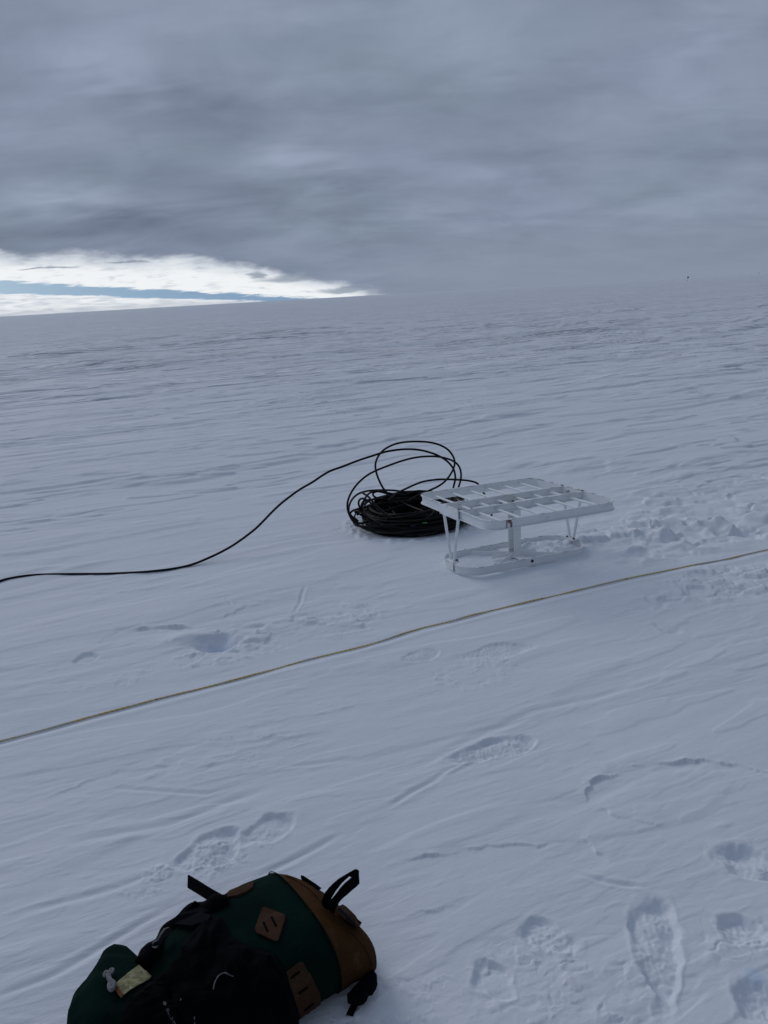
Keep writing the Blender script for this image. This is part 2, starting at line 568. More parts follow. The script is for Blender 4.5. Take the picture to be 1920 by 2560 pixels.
        # one upturned slab of crust
        for (px_, py_, r_, hh_) in ((1785, 1322, .12, .085), (1590, 1300, .07, .035), (1888, 1300, .10, .05), (1650, 1345, .08, .035), (1700, 1372, .07, .03)):
            c = g2(px_, py_)
            u = (jx - c[0]) / r_
            v = (jy - c[1]) / (r_ * .8)
            e = np.maximum(np.abs(u * .9 + v * .3), np.abs(v - .2 * u))
            hn += hh_ * (1 - sst(.55, 1.0, e)) * (.55 + .45 * v + .25 * u)
        # the dug hole left of the coil with its cut face
        c = g2(548, 1608)
        u = (jx - c[0]) / .115
        v = (jy - c[1]) / .105
        e = np.hypot(u, v) * (1 + .30 * perlin(xn / .07, yn / .07, 60))
        hn -= .060 * (1 - sst(.15, 1.05, e))
        c = g2(470, 1598)
        m0 = gauss_patch(xn, yn, c, .10, .06, .2)
        hn += .028 * m0
        # rope groove, deeper on the viewer's side
        dd, sg, par, tot = seg_dist(xn, yn, ROPE_XY)
        sd = dd * sg
        gm = .3 + .6 * sst(-.2, .3, perlin(par / .5, par * 0, 61))
        hn -= (.009 * np.exp(-((sd + .014) / .016) ** 2)) * gm
        hn += .004 * np.exp(-((sd + .055) / .02) ** 2)
        # snow drifted inside and around the foot frame of the stand
        ca, sa = math.cos(TABLE_AZ), math.sin(TABLE_AZ)
        u = (xn - TABLE_C[0]) * ca + (yn - TABLE_C[1]) * sa
        v = -(xn - TABLE_C[0]) * sa + (yn - TABLE_C[1]) * ca
        q = (np.abs(u / .40) ** 4 + np.abs(v / .165) ** 4) ** .25
        ins = 1 - sst(.80, 1.02, q)
        hn += ins * (.008 + .008 * perlin(xn / .12, yn / .12, 62) + .004 * perlin(xn / .03, yn / .03, 63))
        q2 = np.exp(-((q - 1.1) / .16) ** 2)
        hn += q2 * .010 * sst(-.2, .5, u) * (.6 + perlin(xn / .1, yn / .1, 64))
        # coil melted in a little, debris at its edge
        rr = np.hypot((xn - .2) / .40, (yn - 5.18) / .40)
        hn -= .010 * (1 - sst(.7, 1.05, rr))
        hn += .014 * np.exp(-((rr - 1.12) / .12) ** 2) * np.clip(.3 + 1.5 * perlin(xn / .05, yn / .05, 65), 0, 1.2)
        # pack pressed into the snow
        k = gauss_patch(xn, yn, (-.45, 1.40), .50, .26, math.radians(35))
        hn -= .010 * k
        h[near] = hn
    return h


def hz(x, y):
    return float(height(np.array([x]), np.array([y]))[0])


# ------------------------------------------------------------------ materials
MATS = {}


def mat(name, col, rough=.6, metal=0, spec=.3, var=0.0, vscale=20, bump=0.0, bscale=60, col2=None, builder=None):
    m = bpy.data.materials.new(name)
    m.use_nodes = True
    w = NT(m.node_tree)
    out = w.n('ShaderNodeOutputMaterial')
    p = w.n('ShaderNodeBsdfPrincipled')
    w.l(p.outputs[0], out.inputs[0])
    p.inputs['Roughness'].default_value = rough
    p.inputs['Metallic'].default_value = metal
    p.inputs['Specular IOR Level'].default_value = spec
    tc = w.n('ShaderNodeTexCoord')
    vec = tc.outputs['Object']
    if builder:
        builder(w, p, vec)
    else:
        c2 = col2 or tuple(c * (1 - var) for c in col)
        n = w.noise(vec, vscale, 5, .6)
        w.l(w.mix(w.maprange(n, .35, .65), col, c2), p.inputs['Base Color'])
        if bump:
            b = w.n('ShaderNodeBump')
            b.inputs['Strength'].default_value = .6
            b.inputs['Distance'].default_value = bump
            w.l(w.noise(vec, bscale, 4, .6), b.inputs['Height'])
            w.l(b.outputs[0], p.inputs['Normal'])
    MATS[name] = m
    return m


def snow_nodes(w, p, vec):
    st = w.mapping(vec, rot=(0, 0, -WIND))
    big = w.noise(w.mapping(st, scale=(.10, .42, 1)), 1.0, 5, .6, .3)
    mid = w.noise(w.mapping(st, scale=(.9, 4.0, 1)), 1.0, 5, .6, .3)
    fine = w.noise(w.mapping(st, scale=(9, 30, 9)), 1.0, 4, .6, .2)
    grain = w.noise(vec, 420, 2, .6)
    col = w.mix(w.maprange(mid, .35, .65), (.845, .885, .935), (.80, .845, .905))
    # dense wind slab is a touch greyer than fresh drift
    col = w.mix(w.math('MULTIPLY', w.maprange(big, .45, .62), .35), col, (.75, .80, .865))
    # blue light scattered through the snow in holes, painted into the colour
    at_ = w.n('ShaderNodeAttribute')
    at_.attribute_name = 'scatter_tint'
    col = w.mix(w.math('MULTIPLY', at_.outputs['Fac'], .6), col, (.60, .74, .90))
    w.l(col, p.inputs['Base Color'])
    # far away, where the mesh is coarse, ridges are carried by the bump
    cd = w.n('ShaderNodeNewGeometry')
    ln = w.n('ShaderNodeVectorMath', operation='LENGTH')
    w.l(cd.outputs['Position'], ln.inputs[0])
    farm = w.maprange(ln.outputs['Value'], 6.0, 26.0)
    h1 = w.math('MULTIPLY', w.maprange(big, .50, .58), w.math('MULTIPLY', farm, .16))
    h2 = w.math('MULTIPLY', w.maprange(mid, .50, .60), w.math('ADD', w.math('MULTIPLY', farm, .046), .0015))
    h3 = w.math('MULTIPLY', fine, .0022)
    h4 = w.math('MULTIPLY', grain, .0013)
    h = w.math('ADD', w.math('ADD', h1, h2), w.math('ADD', h3, h4))
    b = w.n('ShaderNodeBump')
    b.inputs['Strength'].default_value = 1.0
    b.inputs['Distance'].default_value = 1.0
    w.l(h, b.inputs['Height'])
    w.l(b.outputs[0], p.inputs['Normal'])


M_snow = mat('snow', (1, 1, 1), rough=.75, spec=.15, builder=snow_nodes)


# ------------------------------------------------------------------ snow sheet
def build_ground():
    # bearings measured from +Y, dense inside the field of view
    dense = np.radians(np.arange(-42, 42.0001, .066))
    coarse = np.radians(np.linspace(42, 318, 140)[1:-1])
    ang = np.concatenate([dense, coarse])
    dep = np.radians(np.concatenate([np.arange(58, 14.5, -.055), np.arange(14.5, 1.2, -.025)]))
    rad = EYE / np.tan(dep)
    far = np.geomspace(rad[-1], 9000, 70)[1:]
    inner = np.linspace(.15, rad[0], 8)[:-1]
    rad = np.concatenate([inner, rad, far])
    A, Rr = np.meshgrid(ang, rad)
    x = (np.sin(A) * Rr).ravel()
    y = (np.cos(A) * Rr).ravel()
    z = height(x, y)
    z *= np.where(np.hypot(x, y) > 600, .0, 1.0)
    nr, na = A.shape
    co = np.stack([x, y, z], 1)
    co = np.vstack([co, [[0, 0, 0]]])
    i = np.arange(nr - 1)[:, None] * na
    j = np.arange(na)[None, :]
    j2 = (j + 1) % na
    quads = np.stack([i + j, i + j2, i + na + j2, i + na + j], 2).reshape(-1, 4)[:, ::-1]
    tris = np.stack([np.full(na, nr * na), (np.arange(na) + 1) % na, np.arange(na)], 1)[:, ::-1]
    me = bpy.data.meshes.new('snow_field')
    nq, ntri = len(quads), len(tris)
    me.vertices.add(len(co))
    me.vertices.foreach_set('co', co.astype(np.float32).ravel())
    loops = np.concatenate([quads.ravel(), tris.ravel()]).astype(np.int32)
    me.loops.add(len(loops))
    me.loops.foreach_set('vertex_index', loops)
    me.polygons.add(nq + ntri)
    starts = np.concatenate([np.arange(nq) * 4, nq * 4 + np.arange(ntri) * 3]).astype(np.int32)
    me.polygons.foreach_set('loop_start', starts)
    me.update(calc_edges=True)
    me.polygons.foreach_set('use_smooth', np.ones(nq + ntri, bool))
    at_ = me.attributes.new('scatter_tint', 'FLOAT', 'POINT')  # mask for the scattered blue light painted into the snow holes
    f = np.zeros(len(co))
    for c, r in ((g2(548, 1612), .075), (g2(1888, 2440), .028)):
        dd = np.hypot(co[:, 0] - c[0], co[:, 1] - c[1]) * (1 + .5 * perlin(co[:, 0] / .05, co[:, 1] / .05, 70))
        f += 1 - sst(.4 * r, r, dd)
    at_.data.foreach_set('value', f.astype(np.float32))
    # face up
    if me.polygons[len(me.polygons) // 2].normal.z < 0:
        me.flip_normals()
    o = bpy.data.objects.new('snow_field', me)
    COL.objects.link(o)
    me.materials.append(M_snow)
    o['kind'] = 'structure'
    return o


ground = build_ground()


# ------------------------------------------------------------------ mesh helpers
def link(name, bm, m, parent=None, smooth=False, bevel=0, mats=None):
    me = bpy.data.meshes.new(name)
    bm.normal_update()
    bm.to_mesh(me)
    bm.free()
    for mm in (mats or [m]):
        me.materials.append(mm)
    if smooth:
        me.polygons.foreach_set('use_smooth', [True] * len(me.polygons))
    o = bpy.data.objects.new(name, me)
    COL.objects.link(o)
    if parent:
        o.parent = parent
    if bevel:
        bv = o.modifiers.new('bevel', 'BEVEL')
        bv.width = bevel
        bv.segments = 2
        bv.limit_method = 'ANGLE'
    return o


def empty(name, loc, label, cat, group=None, rot=None):
    o = bpy.data.objects.new(name, None)
    COL.objects.link(o)
    o.location = loc
    o.empty_display_size = .1
    if rot is not None:
        o.rotation_euler = rot
    o['label'] = label
    o['category'] = cat
    if group:
        o['group'] = group
    return o


def catmull(P, n=8):
    P = [Vector(p) for p in P]
    Q = [P[0] * 2 - P[1]] + P + [P[-1] * 2 - P[-2]]
    out = []
    for i in range(1, len(Q) - 2):
        a, b, c, d = Q[i - 1:i + 3]
        for k in range(n):
            t = k / n
            out.append(.5 * ((2 * b) + (c - a) * t + (2 * a - 5 * b + 4 * c - d) * t * t + (3 * b - a - 3 * c + d) * t ** 3))
    out.append(P[-1])
    return out


def tube(bm, P, r, seg=8, closed=False, cap=True):
    P = [Vector(p) for p in P]
    n = len(P)
    T = []
    for i in range(n):
        a = P[max(0, i - 1)]
        b = P[min(n - 1, i + 1)]
        T.append((b - a).normalized())
    up = Vector((0, 0, 1)) if abs(T[0].z) < .9 else Vector((1, 0, 0))
    N = (up - T[0] * up.dot(T[0])).normalized()
    rings = []
    for i in range(n):
        N = (N - T[i] * N.dot(T[i]))
        N.normalize()
        B = T[i].cross(N)
        rr = r(i / (n - 1)) if callable(r) else r
        rings.append([bm.verts.new(P[i] + (N * math.cos(2 * math.pi * k / seg) + B * math.sin(2 * math.pi * k / seg)) * rr) for k in range(seg)])
    for i in range(n - 1):
        for k in range(seg):
            bm.faces.new((rings[i][k], rings[i][(k + 1) % seg], rings[i + 1][(k + 1) % seg], rings[i + 1][k]))
    if cap:
        bm.faces.new(rings[0][::-1])
        bm.faces.new(rings[-1])


def box(bm, c, s, rot=None):
    M = Matrix.Translation(c)
    if rot is not None:
        M = M @ rot.to_4x4()
    bmesh.ops.create_cube(bm, size=1, matrix=M @ Matrix.Diagonal((s[0], s[1], s[2], 1)))


def sweep_profile(bm, path, prof, closed=True):
    """path: list of (x, y, nx, ny) with outward normal; prof: closed list of (out, z)"""
    rings = []
    for (x, y, nx, ny) in path:
        rings.append([bm.verts.new((x + nx * a, y + ny * a, z)) for a, z in prof])
    n, k = len(rings), len(prof)
    for i in range(n if closed else n - 1):
        A, B = rings[i], rings[(i + 1) % n]
        for j in range(k):
            bm.faces.new((A[j], A[(j + 1) % k], B[(j + 1) % k], B[j]))


def rounded_path(L, Wd, r, seg=10):
    pts = []
    for (cx, cy, a0) in ((L / 2 - r, Wd / 2 - r, 0), (-L / 2 + r, Wd / 2 - r, 90), (-L / 2 + r, -Wd / 2 + r, 180), (L / 2 - r, -Wd / 2 + r, 270)):
        for k in range(seg + 1):
            a = math.radians(a0 + 90 * k / seg)
            pts.append((cx + r * math.cos(a), cy + r * math.sin(a), math.cos(a), math.sin(a)))
    return pts


def text_mesh(name, body, size, M, m, parent, extrude=.0004):
    cu = bpy.data.curves.new(name, 'FONT')
    cu.body = body
    cu.size = size
    cu.extrude = extrude
    tmp = bpy.data.objects.new(name, cu)
    COL.objects.link(tmp)
    dg = bpy.context.evaluated_depsgraph_get()
    me = bpy.data.meshes.new_from_object(tmp.evaluated_get(dg))
    bpy.data.objects.remove(tmp)
    me.materials.clear()
    me.materials.append(m)
    o = bpy.data.objects.new(name, me)
    COL.objects.link(o)
    o.parent = parent
    o.matrix_basis = M
    return o


# ------------------------------------------------------------------ white stand
def paint_nodes(w, p, vec):
    n = w.noise(vec, 9, 5, .6)
    c = w.mix(w.maprange(n, .3, .7), (.78, .81, .83), (.83, .855, .87))
    sc = w.noise(w.mapping(vec, scale=(1, 1, 2)), 55, 5, .75, .6)
    c = w.mix(w.math('MULTIPLY', w.maprange(sc, .66, .72), .7), c, (.30, .30, .31))
    st = w.noise(w.mapping(vec, loc=(4, 2, 1)), 11, 4, .6, .4)
    c = w.mix(w.math('MULTIPLY', w.maprange(st, .70, .76), .35), c, (.38, .33, .28))
    sp = w.n('ShaderNodeSeparateXYZ')
    w.l(vec, sp.inputs[0])
    wn = w.noise(w.mapping(vec, loc=(9, 1, 3)), 16, 4, .65)
    for z0, z1 in ((.372, .0045), (.320, .003), (.046, .0045)):      # bare metal along the rim edges
        e = w.maprange(w.math('ABSOLUTE', w.math('SUBTRACT', sp.outputs[2], z0 - .0012)), z1 * .8, z1 * .5)
        c = w.mix(w.math('MULTIPLY', w.math('MULTIPLY', e, w.maprange(wn, .52, .62)), .55), c, (.13, .13, .14))
    gr = w.noise(w.mapping(vec, loc=(2, 6, 1), scale=(1, 1, 3)), 5, 5, .65, .5)
    c = w.mix(w.math('MULTIPLY', w.maprange(gr, .52, .68), .22), c, (.40, .42, .43))
    w.l(c, p.inputs['Base Color'])
    b = w.n('ShaderNodeBump')
    b.inputs['Strength'].default_value = .3
    b.inputs['Distance'].default_value = .001
    w.l(w.noise(vec, 90, 4, .6), b.inputs['Height'])
    w.l(b.outputs[0], p.inputs['Normal'])


M_paint = mat('white_paint', (1, 1, 1), rough=.5, spec=.3, builder=paint_nodes)
M_ink = mat('black_ink', (.012, .012, .014), rough=.6, var=.3)
M_steel = mat('bolt_steel', (.10, .10, .105), rough=.45, metal=.6, var=.4, vscale=80)
M_rust = mat('rust_stain', (.26, .21, .17), rough=.85, var=.35, vscale=60)
M_lime = mat('lime_sticker', (.42, .52, .16), rough=.7, var=.2, vscale=60)


def build_stand():
    az, tx, ty = .38778973, -.01681837, -.03983926
    ex = Vector((math.cos(az) * math.cos(tx), math.sin(az) * math.cos(tx), math.sin(tx)))
    ey = Vector((-math.sin(az) * math.cos(ty), math.cos(az) * math.cos(ty), math.sin(ty)))
    ey = (ey - ex * ex.dot(ey)).normalized()
    n = ex.cross(ey)
    R3 = Matrix((ex, ey, n)).transposed()
    top = Vector((.76037, 4.34404, .37))
    HB = .372                        # from foot to upper rim
    root = empty('metal_stand', top - n * HB, 'white metal stand with an open ladder-like top, in the snow beside the cable coil',
                 'stand', rot=R3.to_euler())
    L, Wd = .837, .867
    ZT, ZB = HB, HB - .052           # upper rim top and bottom
    # rim: channel with small outward flanges
    def chan(z0, z1, th=.004, fl=.0135):
        return [(0, z0), (fl, z0), (fl, z0 + .003), (th, z0 + .0035), (th, z1 - .0035), (fl, z1 - .003), (fl, z1), (0, z1)]
    bm = bmesh.new()
    sweep_profile(bm, rounded_path(L - .016, Wd - .016, .075), chan(ZB, ZT))
    link('top_rim', bm, M_paint, root)
    # two long cross rails: channels
    for s in (-1, 1):
        bm = bmesh.new()
        y = s * .100
        LL = L - .018
        box(bm, (0, y, (ZT + ZB) / 2 - .001), (LL, .0035, .046))
        box(bm, (0, y - .009, ZT - .0035), (LL, .0145, .003))
        box(bm, (0, y - .009, ZB + .0045), (LL, .0145, .003))
        link('cross_rail', bm, M_paint, root)
    # rungs
    for k in range(6):
        x = -.3045 + k * .1235
        bm = bmesh.new()
        tube(bm, [(x, -Wd / 2 + .009, ZT - .026), (x, Wd / 2 - .009, ZT - .026)], .0068, 12)
        link('rung', bm, M_paint, root, smooth=False)
        bpy.data.meshes[-1] if False else None
    # joint plates at the ends of the rails
    for sx in (-1, 1):
        bm = bmesh.new()
        xx = sx * (L / 2 + .0075)
        box(bm, (xx, 0, (ZT + ZB) / 2 - .003), (.004, .226, .060))
        link('joint_plate', bm, M_paint, root, bevel=.0008)
    # struts in V pairs
    HF = .046                        # foot frame rim height
    for sx in (-1, 1):
        for s in (-1, 1):
            bm = bmesh.new()
            tube(bm, [(sx * (L / 2 - .006), s * .088, ZB + .004), (sx * .413, s * .016, HF + .004)], .0085, 12)
            # flattened ends
            box(bm, (sx * .413, s * .016, HF + .010), (.012, .014, .016))
            o = link('strut', bm, M_paint, root)
        bm = bmesh.new()
        box(bm, (sx * .411, 0, HF + .0075), (.040, .082, .009))
        box(bm, (sx * (.432), 0, HF / 2 + .004), (.004, .082, .050))
        br = link('foot_bracket', bm, M_paint, root, bevel=.001)
        for s in (-1, 1):
            bm = bmesh.new()
            bmesh.ops.create_cone(bm, cap_ends=True, segments=6, radius1=.0065, radius2=.0065, depth=.008,
                                  matrix=Matrix.Translation((sx * .402, s * .033, HF + .0165)))
            link('bolt', bm, M_steel, br)
    # foot frame
    bm = bmesh.new()
    sweep_profile(bm, rounded_path(.842, .352, .125, 12), chan(0, HF, fl=.010))
    link('foot_rim', bm, M_paint, root)
    # cross plate and gussets under the post
    bm = bmesh.new()
    box(bm, (0, 0, .018), (.055, .335, .006))
    box(bm, (-.003, 0, .028), (.30, .004, .020))
    for s in (-1, 1):
        for q in (-1, 1):
            a = math.atan2(s * .135, q * .20)
            box(bm, (q * .115, s * .085, .026), (.215, .004, .026), Matrix.Rotation(a, 3, 'Z'))
    link('foot_brace', bm, M_paint, root)
    # central post: a channel open towards -x
    bm = bmesh.new()
    z0, z1 = .018, ZB + .001
    zc, zh = (z0 + z1) / 2, z1 - z0
    box(bm, (.026, 0, zc), (.004, .066, zh))
    box(bm, (.002, -.031, zc), (.044, .004, zh))
    box(bm, (.002, .031, zc), (.044, .004, zh))
    box(bm, (0, 0, ZB - .0015), (.12, .22, .003))
    box(bm, (.002, 0, z0 + .003), (.085, .095, .006))
    link('post', bm, M_paint, root)
    # small stub socket beside the post
    bm = bmesh.new()
    tube(bm, [(.080, .02, ZB - .001), (.080, .02, ZB - .035)], .010, 12)
    link('socket', bm, M_paint, root, smooth=False)
    # drain hole plug in the front of the foot rim
    bm = bmesh.new()
    bmesh.ops.create_cone(bm, cap_ends=True, segments=20, radius1=.0085, radius2=.0085, depth=.004,
                          matrix=Matrix.Translation((.006, -.176 - .0055, .026)) @ Matrix.Rotation(math.pi / 2, 4, 'X'))
    pl = link('hole_ring', bm, M_steel, root)
    bm = bmesh.new()
    bmesh.ops.create_cone(bm, cap_ends=True, segments=16, radius1=.0045, radius2=.0045, depth=.003,
                          matrix=Matrix.Translation((.006, -.176 - .0085, .026)) @ Matrix.Rotation(math.pi / 2, 4, 'X'))
    link('hole', bm, M_ink, pl)
    # rim clips seen along the foot frame
    for (x, y) in ((-.235, -.178), (-.12, .178), (-.235, .178), (.19, .178)):
        bm = bmesh.new()
        box(bm, (x, y * .985, HF + .003), (.016, .007, .008))
        link('clip', bm, M_paint, root, bevel=.001)
    # seam where the rim was joined, with a rusty spill beside it
    bm = bmesh.new()
    box(bm, (-.312, -Wd / 2 + .0015, (ZT + ZB) / 2), (.0025, .004, .044))
    link('weld_seam', bm, M_rust, root)
    bm = bmesh.new()
    rng = random.Random(3)
    for (cx, cz, rx, rz) in ((-.292, .008, .012, .009), (-.285, -.006, .007, .016), (-.300, .016, .016, .004)):
        vs = [bm.verts.new((cx + rx * math.cos(a) * rng.uniform(.7, 1.25), -Wd / 2 + .0032, (ZT + ZB) / 2 + cz + rz * math.sin(a) * rng.uniform(.7, 1.2)))
              for a in [2 * math.pi * k / 14 for k in range(14)]]
        bm.faces.new(vs)
    so = link('rust_patch', bm, M_rust, root)
    sd = so.modifiers.new('s', 'SOLIDIFY')
    sd.thickness = .0006
    # hand-written number on the inner side of the foot rim, and tape marks above
    Mt = Matrix(((0, 0, -1, .4200), (-1, 0, 0, .085), (0, 1, 0, .014), (0, 0, 0, 1)))
    text_mesh('handwritten_number', '633', .026, Mt, M_ink, root)
    def stroke(pts, name='pen_mark', r=.0016, m=M_ink):
        bm = bmesh.new()
        tube(bm, pts, r, 6)
        link(name, bm, m, root)
    xi = L / 2 - .012
    stroke([(xi, .052, ZT - .026), (xi, .042, ZT - .034), (xi, .034, ZT - .030)])
    stroke([(xi, .030, ZT - .018), (xi, .027, ZT - .032)])
    stroke([(xi, .020, ZT - .016), (xi, .018, ZT - .030)])
    stroke([(-L / 2 - .007, .055, ZT - .034), (-L / 2 - .007, .060, ZT - .022), (-L / 2 - .007, .050, ZT - .018)], r=.001)
    for (x0, x1) in ((-.368, -.335), (-.325, -.312), (-.262, -.245), (-.225, -.190)):
        stroke([(x0, -.0965, ZT - .007), (x1, -.0965, ZT - .005)], r=.0022)
    # black gaps at rail joints
    for sx in (-1, 1):
        for s in (-1, 1):
            bm = bmesh.new()
            box(bm, (sx * (L / 2 - .004), s * .1, ZT + .0008), (.016, .022, .0015))
            link('joint_gap', bm, M_steel, root)
    # lime sticker lying on the plate at the head of the post
    bm = bmesh.new()
    vs = [bm.verts.new((.035 + .030 * math.cos(a) * (1 + .2 * math.sin(3 * a)), .055 + .032 * math.sin(a), ZB + .0016)) for a in [k * math.pi / 9 for k in range(18)]]
    bm.faces.new(vs)
    link('sticker', bm, M_lime, root)
    for (x, y) in ((-.035, .075), (.05, .083)):
        bm = bmesh.new()
        bmesh.ops.create_cone(bm, cap_ends=True, segments=6, radius1=.007, radius2=.007, depth=.008, matrix=Matrix.Translation((x, y, ZB + .005)))
        link('bolt', bm, M_steel, root)
    return root


stand = build_stand()

# ------------------------------------------------------------------ cable coil


def cable_nodes(w, p, vec):
    n = w.noise(vec, 14, 4, .6)
    c = w.mix(w.maprange(n, .4, .7), (.0035, .004, .0045), (.0085, .009, .010))
    w.l(c, p.inputs['Base Color'])


M_cable = mat('cable_rubber', (1, 1, 1), rough=.55, spec=.18, builder=cable_nodes)
M_tblue = mat('blue_tape', (.03, .11, .26), rough=.5, var=.2)
M_tgreen = mat('green_tape', (.10, .30, .08), rough=.5, var=.2)
M_tred = mat('red_tape', (.16, .04, .035), rough=.5, var=.2)


def build_coil():
    cx, cy = .20, 5.18
    g0 = hz(cx, cy)
    root = empty('cable_coil', (cx, cy, g0), 'big coil of black cable behind the white stand, with loops springing up', 'cable coil')

    def rel(v):
        return Vector(v) - Vector((cx, cy, g0))
    rng = random.Random(5)
    # windings: several bundles of turns
    N = 58
    def turns(n0, n1, seed):
        r = random.Random(seed)
        pts = []
        cur = None
        for i in range(n0, n1):
            f = i / N
            tgtR = r.uniform(.21, .398) if i < N * .6 else r.uniform(.24, .365)
            zb = .012 + .135 * f ** .9
            tgt = [tgtR, zb + r.uniform(-.012, .012), r.uniform(-.022, .022), r.uniform(-.018, .018), r.uniform(-.03, .03), r.uniform(-.03, .03), r.uniform(0, 6.28)]
            # outer turns sit lower, inner ones sink
            tgt[1] *= 1 - .55 * min(1, max(0, (tgtR - .33) / .06)) * (f > .5)
            if cur is None:
                cur = tgt
            M_ = 40
            for k in range(M_):
                t = k / M_
                a = 2 * math.pi * t
                sm = t * t * (3 - 2 * t)
                q = [cur[j] * (1 - sm) + tgt[j] * sm for j in range(6)]
                el_ = 1 + .05 * math.sin(2 * a + i)
                x = q[2] + q[0] * el_ * math.cos(a)
                y = q[3] + q[0] * math.sin(a)
                z = q[1] + q[4] * math.cos(a) + q[5] * math.sin(a) + .006 * math.sin(3 * a + i * 1.7)
                pts.append((x, y, max(z, .008)))
            cur = tgt
        return pts
    for (a, b, sd) in ((0, 22, 1), (22, 42, 2), (42, 58, 3)):
        bm = bmesh.new()
        tube(bm, turns(a, b, sd), .0068, 7)
        link('winding', bm, M_cable, root, smooth=True)
    # strands crossing the middle
    bm = bmesh.new()
    for i in range(26):
        a = rng.uniform(0, 6.28)
        b = a + rng.uniform(1.3, 2.8)
        zz = rng.uniform(.015, .11)
        p0 = Vector((.31 * math.cos(a), .31 * math.sin(a), zz))
        p3 = Vector((.31 * math.cos(b), .31 * math.sin(b), zz + rng.uniform(-.02, .02)))
        mid = (p0 + p3) * .5
        mid += Vector((rng.uniform(-.06, .06), rng.uniform(-.06, .06), rng.uniform(-.01, .02)))
        t0 = Vector((-math.sin(a), math.cos(a), 0)) * .12
        t1 = Vector((-math.sin(b), math.cos(b), 0)) * .12
        tube(bm, catmull([p0 - t0 * .6, p0, mid, p3, p3 + t1 * .6], 8), .0064, 6)
    link('crossing_strand', bm, M_cable, root, smooth=True)

    def loop(cpts, depths, r=.0072, crop=True, name='loose_loop', n=8):
        """points from the photograph, each standing at its own distance in the scene"""
        out = []
        K = len(cpts)
        for i, (a, b) in enumerate(cpts):
            px, py = (820 + a / 3.95, 1060 + b / 3.95) if crop else (a, b)
            f = i / (K - 1) * (len(depths) - 1)
            k = min(int(f), len(depths) - 2)
            Y = depths[k] + (depths[k + 1] - depths[k]) * (f - k)
            out.append(rel(at_depth(px, py, Y)))
        bm = bmesh.new()
        tube(bm, catmull(out, n), r, 9)
        return link(name, bm, M_cable, root, smooth=True)

    # tall nearly round loop
    loop([(690, 790), (640, 745), (590, 690), (540, 625), (500, 545), (475, 470), (468, 400), (490, 330), (540, 265), (620, 215), (720, 184), (850, 173),
          (980, 178), (1090, 202), (1180, 250), (1235, 320), (1251, 390), (1228, 465), (1170, 550), (1100, 608), (1010, 652), (900, 700), (800, 760)],
         [5.05, 5.10, 5.25, 5.35, 5.40, 5.30, 5.2])
    # wide loop that wraps down round the front of the coil
    loop([(1230, 760), (1268, 690), (1290, 620), (1312, 540), (1309, 460), (1280, 400), (1220, 358), (1130, 330), (1030, 319), (900, 326), (780, 350), (640, 395),
          (480, 458), (380, 512), (290, 592), (228, 680), (196, 760), (192, 830), (212, 900), (250, 960), (330, 1012), (430, 1042), (560, 1056), (700, 1045), (850, 1000),
          (1000, 915), (1070, 850)],
         [5.30, 5.42, 5.42, 5.35, 5.22, 5.10, 5.00, 4.90, 4.86, 4.86])
    # low arch to the right that hooks round behind the stand
    loop([(600, 760), (660, 700), (730, 658), (820, 615), (930, 571), (1050, 551), (1150, 546), (1300, 552), (1400, 562), (1481, 592), (1537, 680), (1590, 790), (1615, 896),
          (1596, 968), (1568, 1040), (1525, 1060), (1462, 1030), (1400, 985), (1330, 950)],
         [5.0, 5.15, 5.3, 5.4, 5.4, 5.25, 5.1, 5.05, 5.05])
    # loose turns on the left shoulder
    loop([(480, 900), (330, 980), (235, 930), (205, 860), (215, 790), (250, 730), (310, 685), (400, 660), (520, 653), (650, 656), (800, 676), (940, 690), (1060, 740)],
         [5.0, 5.05, 5.2, 5.35, 5.42, 5.4])
    loop([(360, 960), (318, 840), (302, 780), (320, 742), (365, 742), (450, 800), (540, 872), (620, 930), (720, 972), (810, 978), (900, 950), (1000, 890), (1060, 845)],
         [5.15, 5.05, 4.97, 4.90, 4.9, 4.9])
    loop([(455, 960), (330, 900), (268, 868), (300, 862), (370, 900), (430, 980), (520, 1030), (700, 1060)], [5.15, 5.05, 4.95, 4.90])
    loop([(340, 680), (400, 720), (470, 800), (560, 880), (640, 960), (760, 1010)], [5.2, 5.1, 4.98, 4.9])
    loop([(620, 740), (520, 740), (455, 715), (450, 680), (520, 664), (640, 690), (760, 700), (900, 660), (1040, 700)], [5.35, 5.3, 5.3, 5.4])
    loop([(350, 930), (330, 800), (390, 752), (600, 740), (800, 735), (1000, 760)], [5.1, 5.2, 5.35, 5.4])
    loop([(300, 960), (225, 900), (240, 860), (330, 830), (500, 790), (700, 765), (900, 740)], [5.1, 5.1, 5.2, 5.3])
    loop([(290, 900), (400, 690), (560, 680), (760, 790), (960, 870)], [5.1, 5.3, 5.3, 5.0])
    loop([(1090, 720), (1180, 735), (1240, 712), (1300, 722), (1380, 745), (1420, 830)], [5.35, 5.35, 5.2], name='loose_loop')
    loop([(1000, 700), (1180, 760), (1210, 725), (1260, 760), (1100, 790)], [5.35, 5.3, 5.3])
    loop([(1380, 960), (1330, 1040), (1260, 1085), (1150, 1110), (1000, 1120)], [5.1, 4.95, 4.85])
    # the end that leaves the coil, arcs over and runs across the snow
    A = [(1228, 680), (1240, 620), (1257, 530), (1236, 440), (1165, 358), (1050, 296), (900, 256), (750, 250), (600, 268), (500, 295), (300, 360), (150, 418), (0, 475)]
    pts = []
    ys = [5.42, 5.42, 5.40, 5.38, 5.36, 5.33, 5.28, 5.24, 5.20, 5.17, 5.11, 5.07, 5.03]
    for (a, b), Y in zip(A, ys):
        pts.append(at_depth(820 + a / 3.95, 1060 + b / 3.95, Y))
